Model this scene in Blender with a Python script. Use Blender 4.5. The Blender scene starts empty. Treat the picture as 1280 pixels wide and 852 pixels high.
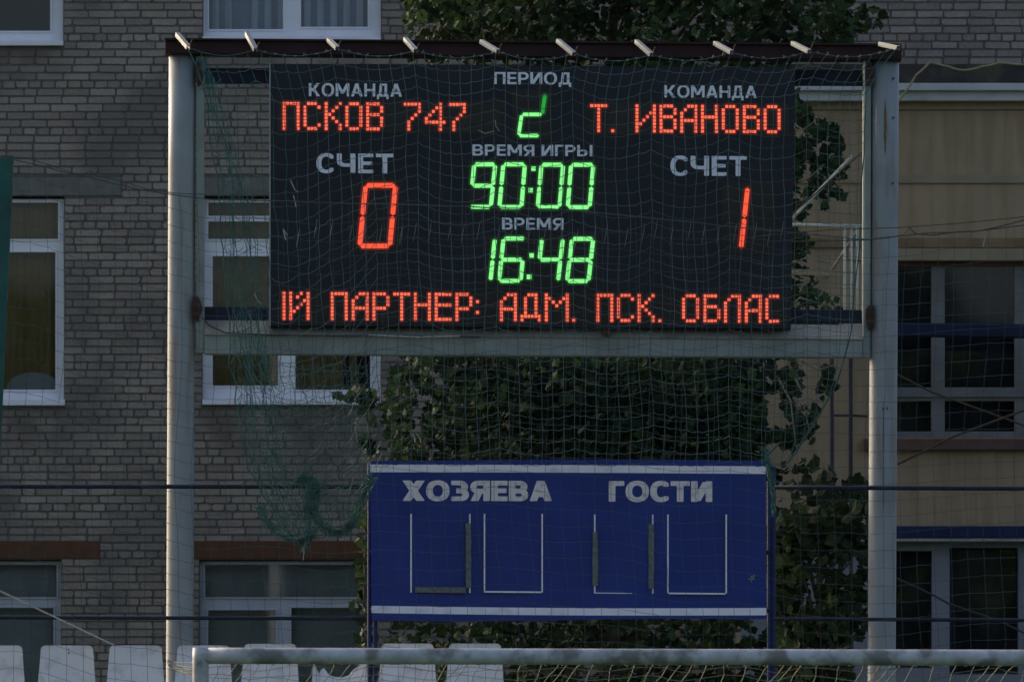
import bpy, bmesh, math, random
from mathutils import Vector, Matrix, noise
R = math.radians
random.seed(7)
sc = bpy.context.scene
COL = sc.collection

# ------------------------------------------------------------------ camera
F = 10000.0                      # focal length in photo pixels (1280 wide)
CAM_Z = 1.7
TH = math.atan(522 / F)
cam_d = bpy.data.cameras.new('camera'); cam = bpy.data.objects.new('camera', cam_d); COL.objects.link(cam)
cam.location = (0, 0, CAM_Z); cam.rotation_euler = (R(90) + TH, 0, 0)
cam_d.sensor_width = 36; cam_d.lens = F / 1280 * 36
cam_d.clip_start = 1; cam_d.clip_end = 2000
cam_d.dof.use_dof = True; cam_d.dof.focus_distance = 66; cam_d.dof.aperture_fstop = 5.6
sc.camera = cam

# ------------------------------------------------------------------ light
SUN_EL, SUN_AZ = 20, -45         # azimuth from +Y towards +X
w = bpy.data.worlds.new('World'); sc.world = w; w.use_nodes = True
nt = w.node_tree; bg = nt.nodes['Background']
sky = nt.nodes.new('ShaderNodeTexSky'); sky.sky_type = 'NISHITA'; sky.sun_disc = False
sky.sun_elevation = R(SUN_EL); sky.sun_rotation = R(SUN_AZ)
sky.dust_density = 6.0; sky.ozone_density = 0.4; sky.air_density = 0.8
nt.links.new(sky.outputs[0], bg.inputs[0]); bg.inputs[1].default_value = 0.15
sd = bpy.data.lights.new('sun', 'SUN'); sd.energy = 0.9; sd.angle = R(16); sd.color = (1.0, .93, .82)
sun = bpy.data.objects.new('sun', sd); COL.objects.link(sun)
sdir = Vector((math.sin(R(SUN_AZ)) * math.cos(R(SUN_EL)), math.cos(R(SUN_AZ)) * math.cos(R(SUN_EL)), math.sin(R(SUN_EL))))
sun.rotation_euler = (-sdir).to_track_quat('-Z', 'Y').to_euler(); sun.location = (-30, 60, 30)
EXPO = 0.84
sc.view_settings.view_transform = 'Standard'; sc.view_settings.look = 'None'
sc.view_settings.exposure = EXPO; sc.view_settings.gamma = 1
sc.cycles.use_denoising = True
sc.cycles.max_bounces = 6; sc.cycles.transparent_max_bounces = 24
sc.cycles.sample_clamp_indirect = 8
GAIN = 2 ** (-EXPO)

# ------------------------------------------------------------------ helpers
_f = Vector((0, math.cos(TH), math.sin(TH))); _u = Vector((0, -math.sin(TH), math.cos(TH)))
def P(px, py, Y):
    """point of the place that stands at distance Y where the photo shows pixel (px, py)"""
    d = _f + Vector(((px - 640) / F, 0, 0)) + _u * ((426 - py) / F)
    t = Y / d.y
    return Vector((d.x * t, Y, CAM_Z + d.z * t))
def S(Y): return Y / F           # metres per pixel at Y
def rect(x0, y0, x1, y1, Y): return [P(x0, y0, Y), P(x1, y0, Y), P(x1, y1, Y), P(x0, y1, Y)]
def wrect(x0, z0, x1, z1, Y): return [Vector((x0, Y, z1)), Vector((x1, Y, z1)), Vector((x1, Y, z0)), Vector((x0, Y, z0))]

WP = {}
class MB:
    def __init__(s): s.v = []; s.f = []; s.m = []
    def face(s, idx, mi=0): s.f.append(idx); s.m.append(mi)
    def slab(s, pts, depth, bev=0.0, mi=0):
        """closed convex outline facing -Y, front at its own Y, going back by depth"""
        n = len(pts); b = len(s.v); c = sum(pts, Vector()) / n
        rings = []
        if bev > 0:
            ins = []
            for i in range(n):
                a, p, q = pts[i - 1], pts[i], pts[(i + 1) % n]
                e1 = (p - a); e1.y = 0; e2 = (q - p); e2.y = 0
                n1 = Vector((-e1.z, 0, e1.x)).normalized(); n2 = Vector((-e2.z, 0, e2.x)).normalized()
                if n1.dot(c - p) < 0: n1 = -n1
                if n2.dot(c - p) < 0: n2 = -n2
                k = max(.35, (1 + n1.dot(n2)) / 2)
                ins.append(p + (n1 + n2) * .5 * bev / k)
            rings.append(ins)
            rings.append([p + Vector((0, bev, 0)) for p in pts])
        else: rings.append(list(pts))
        rings.append([p + Vector((0, depth, 0)) for p in pts])
        for r in rings: s.v += r
        s.face(tuple(range(b, b + n)), mi)
        for k in range(len(rings) - 1):
            for i in range(n):
                j = (i + 1) % n
                s.face((b + k * n + i, b + (k + 1) * n + i, b + (k + 1) * n + j, b + k * n + j), mi)
        e = b + (len(rings) - 1) * n
        s.face(tuple(range(e + n - 1, e - 1, -1)), mi)
        return s
    def box(s, x0, x1, y0, y1, z0, z1, bev=0.0, mi=0):
        return s.slab(wrect(x0, z0, x1, z1, y0), y1 - y0, bev, mi)
    def tube(s, pts, r, n=6, mi=0, cap=True):
        pts = [Vector(p) for p in pts]; b = len(s.v); m = len(pts)
        up = None
        for i, p in enumerate(pts):
            t = (pts[min(i + 1, m - 1)] - pts[max(i - 1, 0)])
            if t.length < 1e-9: t = Vector((0, 0, 1))
            t.normalize()
            if up is None:
                up = t.cross(Vector((.31, .94, .12))); up.normalize()
            else:
                up = (up - t * up.dot(t)); up.normalize()
            sd_ = t.cross(up)
            rr = r[i] if isinstance(r, (list, tuple)) else r
            for k in range(n):
                a = 2 * math.pi * k / n
                s.v.append(p + (up * math.cos(a) + sd_ * math.sin(a)) * rr)
        for i in range(m - 1):
            for k in range(n):
                l = (k + 1) % n
                s.face((b + i * n + k, b + i * n + l, b + (i + 1) * n + l, b + (i + 1) * n + k), mi)
        if cap:
            s.face(tuple(range(b + n - 1, b - 1, -1)), mi)
            s.face(tuple(range(b + (m - 1) * n, b + m * n)), mi)
        return s
    def bar(s, a, b_, wd, ht, mi=0):
        """rectangular bar from a to b"""
        a = Vector(a); b_ = Vector(b_); t = (b_ - a).normalized()
        sd_ = t.cross(Vector((0, 0, 1)))
        if sd_.length < .05: sd_ = Vector((1, 0, 0))
        sd_.normalize(); up = sd_.cross(t); i = len(s.v)
        for p in (a, b_):
            for (x, y) in ((-1, -1), (1, -1), (1, 1), (-1, 1)):
                s.v.append(p + sd_ * x * wd / 2 + up * y * ht / 2)
        for q in ((0, 1, 2, 3), (7, 6, 5, 4), (0, 4, 5, 1), (1, 5, 6, 2), (2, 6, 7, 3), (3, 7, 4, 0)):
            s.face(tuple(i + k for k in q), mi)
        return s
    def mesh(s, name, mats, smooth=False, fix=True, org=Vector()):
        me = bpy.data.meshes.new(name)
        me.from_pydata([v - org for v in s.v], [], s.f)
        if not isinstance(mats, (list, tuple)): mats = [mats]
        for m in mats: me.materials.append(m)
        if len(mats) > 1: me.polygons.foreach_set('material_index', s.m)
        if fix:
            bm = bmesh.new(); bm.from_mesh(me); bmesh.ops.recalc_face_normals(bm, faces=bm.faces); bm.to_mesh(me); bm.free()
        if smooth:
            me.polygons.foreach_set('use_smooth', [True] * len(me.polygons))
        me.update()
        return me
    def build(s, name, mats, parent=None, smooth=False, fix=True, base=False):
        lo = Vector([min(v[k] for v in s.v) for k in range(3)]); hi = Vector([max(v[k] for v in s.v) for k in range(3)])
        c = (lo + hi) / 2
        if base: c.z = lo.z
        me = s.mesh(name, mats, smooth, fix, c)
        o = bpy.data.objects.new(name, me); COL.objects.link(o)
        WP[o.name] = c
        if parent is not None:
            o.parent = parent; o.location = c - WP[parent.name]
        else: o.location = c
        return o
def place(name, me, loc, parent=None, rot=None, scale=None):
    o = bpy.data.objects.new(name, me); COL.objects.link(o); WP[o.name] = Vector(loc)
    o.location = Vector(loc) - (WP[parent.name] if parent is not None else Vector())
    if parent is not None: o.parent = parent
    if rot is not None: o.rotation_euler = rot
    if scale is not None: o.scale = (scale,) * 3
    return o
def tag(o, label=None, cat=None, group=None, kind=None):
    if label: o['label'] = label
    if cat: o['category'] = cat
    if group: o['group'] = group
    if kind: o['kind'] = kind
    return o
def thing(name, loc, label, cat, group=None):
    o = bpy.data.objects.new(name, None); o.empty_display_size = .2; COL.objects.link(o)
    o.location = loc; WP[o.name] = Vector(loc)
    return tag(o, label, cat, group)
def copy_tree(o, parent=None):
    c = o.copy(); COL.objects.link(c)
    if parent is not None: c.parent = parent
    for ch in [k for k in COL.objects if k.parent == o]: copy_tree(ch, c)
    return c

# ------------------------------------------------------------------ materials
def mat(name, col, rough=.6, var=.0, scale=8.0, bump=.0, metal=0.0, spec=.3, stain=None, stain_amt=.5, stain_scale=3.0, island=0.0, streak=False, lo=.52):
    m = bpy.data.materials.new(name); m.use_nodes = True; t = m.node_tree; n = t.nodes; L = t.links
    b = n['Principled BSDF']; b.inputs['Roughness'].default_value = rough; b.inputs['Metallic'].default_value = metal
    b.inputs['Specular IOR Level'].default_value = spec
    geo = n.new('ShaderNodeNewGeometry')
    col4 = (*col, 1)
    cur = None
    def mixc(f, a, bb, mode='MIX'):
        x = n.new('ShaderNodeMix'); x.data_type = 'RGBA'; x.blend_type = mode
        if isinstance(f, float): x.inputs[0].default_value = f
        else: L.new(f, x.inputs[0])
        for s_, i in ((a, 6), (bb, 7)):
            if isinstance(s_, tuple): x.inputs[i].default_value = s_
            else: L.new(s_, x.inputs[i])
        return x.outputs[2]
    def nz(sc_, det=4, stretch=None):
        x = n.new('ShaderNodeTexNoise'); x.inputs['Scale'].default_value = sc_; x.inputs['Detail'].default_value = det
        if stretch:
            mp = n.new('ShaderNodeMapping'); mp.inputs['Scale'].default_value = stretch; L.new(geo.outputs['Position'], mp.inputs[0]); L.new(mp.outputs[0], x.inputs['Vector'])
        else: L.new(geo.outputs['Position'], x.inputs['Vector'])
        return x.outputs['Fac']
    def ramp(f, a, bb):
        x = n.new('ShaderNodeMapRange'); x.inputs[1].default_value = a; x.inputs[2].default_value = bb; L.new(f, x.inputs[0]); return x.outputs[0]
    cur = col4
    if var:
        d = tuple(max(0, c * (1 - var)) for c in col) + (1,); h = tuple(min(1, c * (1 + var)) for c in col) + (1,)
        cur = mixc(ramp(nz(scale), .3, .7), d, h)
    if island:
        add = n.new('ShaderNodeMath'); add.operation = 'ADD'; oi = n.new('ShaderNodeObjectInfo')
        L.new(geo.outputs['Random Per Island'], add.inputs[0]); L.new(oi.outputs['Random'], add.inputs[1])
        fr = n.new('ShaderNodeMath'); fr.operation = 'FRACT'; L.new(add.outputs[0], fr.inputs[0])
        mr = n.new('ShaderNodeMapRange'); mr.inputs[3].default_value = 1 - island; mr.inputs[4].default_value = 1 + island; L.new(fr.outputs[0], mr.inputs[0])
        vm = n.new('ShaderNodeVectorMath'); vm.operation = 'SCALE'
        if isinstance(cur, tuple): vm.inputs[0].default_value = cur[:3]
        else: L.new(cur, vm.inputs[0])
        L.new(mr.outputs[0], vm.inputs['Scale']); cur = vm.outputs[0]
    if stain is not None:
        st = nz(stain_scale, 5, (6, 6, .6) if streak else None)
        x = n.new('ShaderNodeMath'); x.operation = 'MULTIPLY'; x.inputs[1].default_value = stain_amt; L.new(ramp(st, lo, lo + .15), x.inputs[0])
        cur = mixc(x.outputs[0], cur, (*stain, 1))
    if isinstance(cur, tuple): b.inputs['Base Color'].default_value = cur
    else: L.new(cur, b.inputs['Base Color'])
    if bump:
        bp = n.new('ShaderNodeBump'); bp.inputs['Strength'].default_value = bump; bp.inputs['Distance'].default_value = .01
        L.new(nz(scale * 6, 5), bp.inputs['Height']); L.new(bp.outputs[0], b.inputs['Normal'])
    return m
def emis(name, col, stren):
    m = bpy.data.materials.new(name); m.use_nodes = True; b = m.node_tree.nodes['Principled BSDF']
    b.inputs['Base Color'].default_value = (.02, .02, .02, 1); b.inputs['Emission Color'].default_value = (*col, 1)
    b.inputs['Emission Strength'].default_value = stren * GAIN; b.inputs['Roughness'].default_value = .6
    return m
def glassmat(name, tint=(1, 1, 1), ior=1.5, rough=.03):
    m = bpy.data.materials.new(name); m.use_nodes = True; t = m.node_tree; n = t.nodes; L = t.links
    n.remove(n['Principled BSDF'])
    tr = n.new('ShaderNodeBsdfTransparent'); tr.inputs[0].default_value = (*tint, 1)
    gl = n.new('ShaderNodeBsdfGlossy'); gl.inputs['Roughness'].default_value = rough; gl.inputs['Color'].default_value = (.85, .9, 1, 1)
    fr = n.new('ShaderNodeFresnel'); fr.inputs[0].default_value = ior
    mx = n.new('ShaderNodeMixShader'); L.new(fr.outputs[0], mx.inputs[0]); L.new(tr.outputs[0], mx.inputs[1]); L.new(gl.outputs[0], mx.inputs[2])
    L.new(mx.outputs[0], n['Material Output'].inputs[0]); return m

M = dict(
    brick=mat('silicate_brick', (.312, .258, .216), .9, .14, 30, .5, island=.19, stain=(.12, .105, .095), stain_amt=.6, stain_scale=.9, lo=.48),
    mortar=mat('mortar', (.13, .118, .11), .95, .2, 20, .5),
    concrete=mat('concrete_lintel', (.17, .165, .15), .9, .2, 10, .4, stain=(.28, .27, .24), stain_amt=.4),
    orange=mat('painted_lintel', (.115, .050, .026), .75, .2, 8, .2, stain=(.12, .06, .04), stain_amt=.5),
    pvc=mat('white_window_plastic', (.82, .81, .86), .35, .05, 4),
    annexframe=mat('dull_grey_window_paint', (.175, .172, .165), .6, .15, 5),
    oldpvc=mat('greyish_window_paint', (.42, .43, .48), .5, .1, 4),
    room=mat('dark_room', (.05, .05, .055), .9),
    dim_backing=mat('dim_interior', (.055, .050, .058), .9, .3, 3),  # dark sheet close behind the annex panes, stands in for the unlit interior
    curtain=mat('olive_curtain', (.45, .30, .10), .9, .15, 5),
    curtain2=mat('plain_grey_blind', (.58, .56, .49), .9, .1, 3),
    curtain3=mat('striped_net_curtain', (.85, .86, .90), .9, .1, 3),
    curtain4=mat('blue_grey_curtain', (.42, .48, .56), .9, .1, 3),
    glass=glassmat('window_glass', (.80, .83, .86)),
    beige=mat('ochre_plaster', (.40, .288, .18), .9, .08, 2.5, .3, stain=(.29, .21, .125), stain_amt=.6, stain_scale=1.6, streak=True, lo=.46),
    beige2=mat('pale_plaster', (.33, .26, .17), .9, .1, 3, .2),
    brownpl=mat('brown_plaster', (.24, .165, .09), .9, .2, 5, .2),
    greywall=mat('blueish_grey_paint', (.24, .245, .28), .85, .12, 3, .2, stain=(.2, .2, .22)),
    cornice=mat('whitewashed_cornice', (.55, .55, .55), .8, .08, 5, .2, stain=(.3, .3, .3), stain_amt=.4),
    roof=mat('roofing_felt', (.05, .045, .04), .9, .4, 6, .6, stain=(.10, .09, .05)),
    brownpaint=mat('brown_paint', (.13, .07, .055), .7, .2, 6, .2),
    navy=mat('navy_paint', (.020, .028, .085), .8, .2, 6, .1),
    navy_rail=mat('dull_navy_rail_paint', (.014, .020, .050), .8, .2, 6, .1),
    navy_dark=mat('dark_navy_tube', (.018, .023, .042), .8, .25, 6, .1),
    post=mat('pale_green_grey_paint', (.265, .29, .30), .5, .08, 5, .15, stain=(.20, .15, .10), stain_amt=.5, stain_scale=2.2, streak=True),
    beam=mat('grey_green_beam_paint', (.24, .275, .255), .6, .12, 5, .2, stain=(.12, .11, .09), stain_amt=.4, stain_scale=2),
    ledge=mat('weathered_flashing', (.29, .28, .245), .6, .15, 5, .2, stain=(.12, .11, .10), stain_amt=.5),
    maroon=mat('dark_maroon_steel', (.030, .011, .013), .7, .25, 6, .2),
    rust=mat('rust', (.055, .032, .026), .9, .6, 14, .6),
    rust2=mat('faint_rust_run', (.17, .115, .062), .9, .3, 20, .3),
    white=mat('white_bracket_paint', (.33, .325, .30), .5, .1, 10),
    board=mat('black_display_face', (.009, .010, .018), .45, .25, 2.0, spec=.35),
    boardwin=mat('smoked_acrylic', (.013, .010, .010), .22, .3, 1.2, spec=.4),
    reflection=mat('brown_reflection_tint', (.022, .019, .016), .25, .4, 6, stain=(.05, .042, .034), stain_scale=4),  # brown patches that paint reflections onto the display face
    cabinet=mat('cabinet_aluminium', (.33, .34, .34), .4, .1, 5, metal=.3),
    letter=mat('grey_vinyl_letters', (.80, .83, .90), .6, .05, 5),
    letter2=mat('silver_vinyl_letters', (.74, .72, .74), .5, .08, 12, stain=(.2, .2, .3), stain_amt=.5, stain_scale=14),
    banner=mat('blue_banner_vinyl', (.014, .036, .215), .45, .10, 2.2, .04),
    stripe=mat('white_banner_stripe', (.80, .82, .92), .5, .06, 5, stain=(.3, .32, .4), stain_amt=.3, stain_scale=7),
    chan=mat('white_plastic_channel', (.80, .80, .86), .5, .05, 8),
    foam=mat('grey_foam_strip', (.15, .175, .165), .9, .3, 30, .5),
    net=mat('green_net_twine', (.095, .145, .135), .8, .3, 3),
    netd=mat('dark_green_net_twine', (.040, .125, .105), .8, .35, 9),
    gnet=mat('grey_stop_net_twine', (.075, .085, .09), .9, .2, 3),
    wnet=mat('white_goal_net_twine', (.27, .26, .215), .9, .2, 6),
    scrap=mat('pale_net_scraps', (.24, .25, .235), .9, .1, 6),
    goal=mat('worn_white_goal_paint', (.40, .42, .45), .5, .2, 9, .2, stain=(.13, .125, .12), stain_amt=.85, stain_scale=5.5, lo=.47),
    seat=mat('white_seat_plastic', (.66, .64, .65), .4, .05, 4, stain=(.40, .385, .38), stain_amt=.5, stain_scale=9, lo=.5),
    steel=mat('grey_steel', (.2, .2, .2), .5, .2, 5, metal=.6),
    dgreen=mat('dark_green_pole_paint', (.018, .085, .075), .5, .25, 4, .1),
    rope=mat('pale_rope', (.48, .46, .42), .9, .1, 20),
    wire=mat('dark_wire', (.05, .05, .05), .7),
    wrope=mat('weathered_brown_rope', (.09, .065, .045), .9, .2, 20),
    rail=mat('cream_rail_paint', (.58, .57, .47), .5, .1, 8, stain=(.3, .22, .14), stain_amt=.4, stain_scale=6),
    tan=mat('tan_rail', (.34, .28, .15), .7, .15, 8),
    ladder=mat('dark_brown_ladder_paint', (.055, .042, .05), .6, .2, 10, stain=(.12, .06, .04), stain_amt=.5),
    bark=mat('bark', (.09, .075, .055), .95, .35, 8, .8),
    twig=mat('pale_twig_bark', (.22, .20, .165), .9, .3, 12),
    netl=mat('light_green_net_twine', (.085, .165, .13), .8, .35, 9),
    grass=mat('grass', (.05, .09, .03), .95, .3, 1.5, .4),
    asphalt=mat('asphalt', (.05, .05, .052), .95, .2, 6, .3),
    concrete2=mat('stand_concrete', (.27, .26, .25), .9, .15, 3, .3),
    red=emis('red_led_core', (1.0, .16, .075), 1.1),
    redhalo=emis('red_led_halo', (.62, .0, .0), .12),  # bloom around the red dots and segments, put in as a glowing backing
    bigred=emis('orange_red_led_core', (1.0, .105, .038), 1.0),
    green=emis('green_led_core', (.27, 1.0, .28), 1.0),
    greenhalo=emis('green_led_halo', (.0, .35, .0), .14),  # same for the green figures: painted bloom, not a part of the LED
    dimgreen=emis('weak_green_led_core', (.02, .42, .04), .8),
)
def damp(m, boxes, col, amt):
    t = m.node_tree; n = t.nodes; L = t.links; b = n['Principled BSDF']; src = b.inputs['Base Color'].links[0].from_socket
    g = n.new('ShaderNodeNewGeometry'); sx = n.new('ShaderNodeSeparateXYZ'); L.new(g.outputs['Position'], sx.inputs[0])
    nz = n.new('ShaderNodeTexNoise'); nz.inputs['Scale'].default_value = 2.2; nz.inputs['Detail'].default_value = 4; L.new(g.outputs['Position'], nz.inputs['Vector'])
    def mr(sock, a, b_):
        x = n.new('ShaderNodeMapRange'); x.interpolation_type = 'SMOOTHSTEP'; x.inputs[1].default_value = a; x.inputs[2].default_value = b_; L.new(sock, x.inputs[0]); return x.outputs[0]
    def mul(p, q):
        x = n.new('ShaderNodeMath'); x.operation = 'MULTIPLY'; L.new(p, x.inputs[0])
        if isinstance(q, float): x.inputs[1].default_value = q
        else: L.new(q, x.inputs[1])
        return x.outputs[0]
    for (x0, x1, z0, z1) in boxes:
        f = mul(mul(mr(sx.outputs['X'], x0 - .15, x0 + .1), mr(sx.outputs['X'], x1 + .15, x1 - .1)), mul(mr(sx.outputs['Z'], z0 - .25, z0 + .3), mr(sx.outputs['Z'], z1 + .01, z1 - .01)))
        f = mul(mul(f, mr(nz.outputs['Fac'], .32, .60)), amt)
        mx = n.new('ShaderNodeMix'); mx.data_type = 'RGBA'; L.new(f, mx.inputs[0]); L.new(src, mx.inputs[6]); mx.inputs[7].default_value = (*col, 1); src = mx.outputs[2]
    L.new(src, b.inputs['Base Color'])
_z = lambda py: P(0, py, 80).z
_x = lambda px: P(px, 426, 80).x
damp(M['brick'], [(_x(-140), _x(84), _z(560), _z(506)), (_x(250), _x(480), _z(575), _z(506)), (_x(-140), _x(84), _z(95), _z(57))], (.135, .11, .095), .8)
def leafmat(name, a, b):
    m = bpy.data.materials.new(name); m.use_nodes = True; t = m.node_tree; n = t.nodes; L = t.links
    bs = n['Principled BSDF']; bs.inputs['Roughness'].default_value = .6; bs.inputs['Specular IOR Level'].default_value = .12
    g = n.new('ShaderNodeNewGeometry'); oi = n.new('ShaderNodeObjectInfo'); ad = n.new('ShaderNodeMath'); ad.operation = 'ADD'
    L.new(g.outputs['Random Per Island'], ad.inputs[0]); L.new(oi.outputs['Random'], ad.inputs[1])
    fr = n.new('ShaderNodeMath'); fr.operation = 'FRACT'; L.new(ad.outputs[0], fr.inputs[0])
    nz_ = n.new('ShaderNodeTexNoise'); nz_.inputs['Scale'].default_value = 1.1; nz_.inputs['Detail'].default_value = 2; L.new(g.outputs['Position'], nz_.inputs['Vector'])
    mr_ = n.new('ShaderNodeMapRange'); mr_.inputs[1].default_value = .42; mr_.inputs[2].default_value = .68; mr_.inputs[3].default_value = .15; mr_.inputs[4].default_value = 2.2; L.new(nz_.outputs['Fac'], mr_.inputs[0])
    mu_ = n.new('ShaderNodeMath'); mu_.operation = 'MULTIPLY'; L.new(fr.outputs[0], mu_.inputs[0]); L.new(mr_.outputs[0], mu_.inputs[1])
    r = n.new('ShaderNodeValToRGB'); L.new(mu_.outputs[0], r.inputs[0])
    r.color_ramp.elements[0].color = (*a, 1); r.color_ramp.elements[0].position = .0
    r.color_ramp.elements[1].color = (*b, 1); r.color_ramp.elements[1].position = 1
    e = r.color_ramp.elements.new(.7); e.color = tuple(a[i] * .55 + b[i] * .45 for i in range(3)) + (1,)
    L.new(r.outputs[0], bs.inputs['Base Color'])
    tl = n.new('ShaderNodeBsdfTranslucent'); L.new(r.outputs[0], tl.inputs[0])
    mx = n.new('ShaderNodeMixShader'); mx.inputs[0].default_value = .25
    L.new(bs.outputs[0], mx.inputs[1]); L.new(tl.outputs[0], mx.inputs[2]); L.new(mx.outputs[0], n['Material Output'].inputs[0])
    return m
M['leaf'] = leafmat('maple_leaf', (.013, .026, .013), (.050, .086, .028))
M['leaf2'] = leafmat('vine_leaf', (.014, .026, .012), (.060, .088, .028))

# ------------------------------------------------------------------ ground
def struct(name, mb, m, **k): return tag(mb.build(name, m, **k), kind='structure')
struct('ground', MB().box(-300, 300, -100, 500, -.5, 0), M['asphalt'])
struct('pitch', MB().box(-45, 45, -40, 57.2, 0.0, .02), M['grass'])
struct('lawn', MB().box(-40, 40, 67.5, 79.6, 0, .03), M['grass'])

# unseen belt of trees added behind the camera to darken the pane reflections
fw = MB(); r_ = random.Random(15)
for k in range(7000):
    x = r_.uniform(-130, 130); hz = 15 + 4 * noise.noise(Vector((x * .06, 0, 3))) + 2 * noise.noise(Vector((x * .3, 0, 3)))
    c = Vector((x, -85 + r_.uniform(-6, 6), hz * r_.random() ** .8)); a = r_.uniform(.7, 1.7)
    u_ = Vector((r_.uniform(-1, 1), r_.uniform(-1, 1), r_.uniform(-1, 1))).normalized(); v_ = u_.cross(Vector((r_.uniform(-1, 1), r_.uniform(-1, 1), r_.uniform(-1, 1)))).normalized()
    b = len(fw.v); fw.v += [c + u_ * a, c + v_ * a, c - u_ * a, c - v_ * a]; fw.face((b, b + 1, b + 2, b + 3))
_woods = fw

# ------------------------------------------------------------------ brick building
YB = 80.0; sB = S(YB)
def zb(py, Y=YB): return P(0, py, Y).z
def xb(px, Y=YB): return P(px, 426, Y).x
bb = thing('brick_building', (0, YB, 0), 'long grey brick building with white windows standing behind the scoreboard', 'building')
X0, X1, ZT = -9.4, 9.4, 11.4
# openings: px x0,x1,y0,y1
WIN = [(-144, 80, 245, 507), (253, 476, 245, 506), (-144, 78, -205, 57), (253, 476, -205, 52), (-144, 77, 699, 960), (250, 473, 699, 960),
       (-541, -319, 245, 507), (-541, -319, -205, 57), (-541, -319, 699, 960), (1320, 1542, -205, 55)]
LIN = [(-200, 151, 222, 244.5, 'concrete'), (216, 512, 222, 244.5, 'concrete'), (-170, 125, 675, 698, 'orange'), (216, 510, 675, 698, 'orange')]
holes = [(xb(a), xb(b), zb(d), zb(c)) for a, b, c, d in WIN]
lin_h = [(xb(a), xb(b), zb(d), zb(c)) for a, b, c, d, e in LIN]
# mortar core: grid cells cut round the openings
core = MB()
xs = sorted(set([X0, X1] + [h[0] for h in holes] + [h[1] for h in holes])); zs = sorted(set([0, ZT] + [h[2] for h in holes] + [h[3] for h in holes]))
xs = [x for x in xs if X0 <= x <= X1]; zs = [z for z in zs if 0 <= z <= ZT]
for i in range(len(xs) - 1):
    for j in range(len(zs) - 1):
        cx, cz = (xs[i] + xs[i + 1]) / 2, (zs[j] + zs[j + 1]) / 2
        if any(h[0] < cx < h[1] and h[2] < cz < h[3] for h in holes): continue
        core.box(xs[i], xs[i + 1], YB + .007, YB + .40, zs[j], zs[j + 1])
core.build('wall', M['mortar'], bb)
MB().box(X0 - .3, X1 + .3, YB - .4, YB + 9, ZT, ZT + .25, .01).build('roof', M['roof'], bb)
MB().box(X0, X1, YB + 8.4, YB + 8.8, 0, ZT).build('rear_wall', M['mortar'], bb)
MB().box(X0 - .002, X0 + .3, YB + .401, YB + 8.39, 0, ZT).build('side_wall', M['mortar'], bb)
MB().box(X1 - .3, X1 + .002, YB + .401, YB + 8.39, 0, ZT).build('side_wall', M['mortar'], bb)
def brick_geo(mb, x0, x1, z0, z1, rnd):
    """one rough brick: eight-sided outline with worn corners"""
    w_, h_ = x1 - x0, z1 - z0
    c = [rnd.choice((.004, .006, .006, .010, .016)) for _ in range(4)]
    j = lambda a=.0022: rnd.uniform(-a, a)
    o = [(x0 + c[0] * 1.3, z1 + j()), (x1 - c[1] * 1.3, z1 + j()), (x1 + j(), z1 - c[1]), (x1 + j(), z0 + c[2]),
         (x1 - c[2] * 1.3, z0 + j()), (x0 + c[3] * 1.3, z0 + j()), (x0 + j(), z0 + c[3]), (x0 + j(), z1 - c[0])]
    yb, yf = .008, -rnd.uniform(.0, .004)
    cx, cz = (x0 + x1) / 2, (z0 + z1) / 2; b = len(mb.v)
    for (x, z) in o: mb.v.append(Vector((x, YB + yb, z)))
    for (x, z) in o:
        mb.v.append(Vector((x + (.003 if x < cx else -.003), YB + yf, z + (.003 if z < cz else -.003))))
    for i in range(8): mb.face((b + i, b + (i + 1) % 8, b + 8 + (i + 1) % 8, b + 8 + i))
    mb.face(tuple(b + 8 + i for i in range(7, -1, -1)))
rnd = random.Random(3)
PX_, PZ_, JT = .2640, .0785, .0145
variants = {}
for kind, ln in (('full', PX_ - JT), ('half', PX_ / 2 - JT)):
    variants[kind] = []
    for k in range(7):
        mb = MB(); brick_geo(mb, -ln / 2, ln / 2, -(PZ_ - JT) / 2, (PZ_ - JT) / 2, rnd)
        variants[kind].append(mb.mesh('brick', M['brick'], org=Vector((0, YB, 0))))
rest = MB(); singles = []
row = 0; z = zb(47.3) - 200 * PZ_
z -= 0
nrow0 = -200
for row in range(nrow0, 60):
    zc = zb(47.3) + row * PZ_
    if zc < .15 or zc > ZT - .05: continue
    header = (row % 6 == 0)
    pitch = PX_ / 2 if header else PX_
    off = (0 if row % 2 else PX_ / 2) + rnd.uniform(-.025, .025) + (rnd.uniform(0, .13) if header else 0)
    x = X0 + off - PX_ * 2
    z0, z1 = zc - (PZ_ - JT) / 2, zc + (PZ_ - JT) / 2
    while x < X1:
        a, b = x, x + pitch - JT + rnd.uniform(-.006, .004)
        if not header and rnd.random() < .04:
            b = a + PX_ / 2 - JT; x += PX_ / 2
        else: x += pitch
        segs = [(max(a, X0), min(b, X1))]
        for h in holes + lin_h:
            if h[2] - .005 < zc < h[3] + .012:
                ns = []
                for (p, q) in segs:
                    if q <= h[0] or p >= h[1]: ns.append((p, q)); continue
                    if p < h[0] - .03: ns.append((p, h[0] - .006))
                    if q > h[1] + .03: ns.append((h[1] + .006, q))
                segs = ns
        for (p, q) in segs:
            if q - p < .025: continue
            cpx = 640 + (p + q) / 2 / sB; cpy = 47.3 - row * PZ_ / sB
            whole = abs((q - p) - (b - a)) < 1e-6
            if whole and 82 < cpx < 207 and 0 < cpy < 800 and len(singles) < 300 and (header or (q - p) > .2):
                v = rnd.choice(variants['half' if header else 'full'])
                singles.append(place('brick', v, ((p + q) / 2, YB, zc), bb, rot=(0, R(rnd.uniform(-.5, .5)), 0)))
            else: brick_geo(rest, p, q, z0 + rnd.uniform(-.002, .002), z1 + rnd.uniform(-.002, .002), rnd)
tag(rest.build('brick_courses', M['brick'], bb), kind='stuff')
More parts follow.
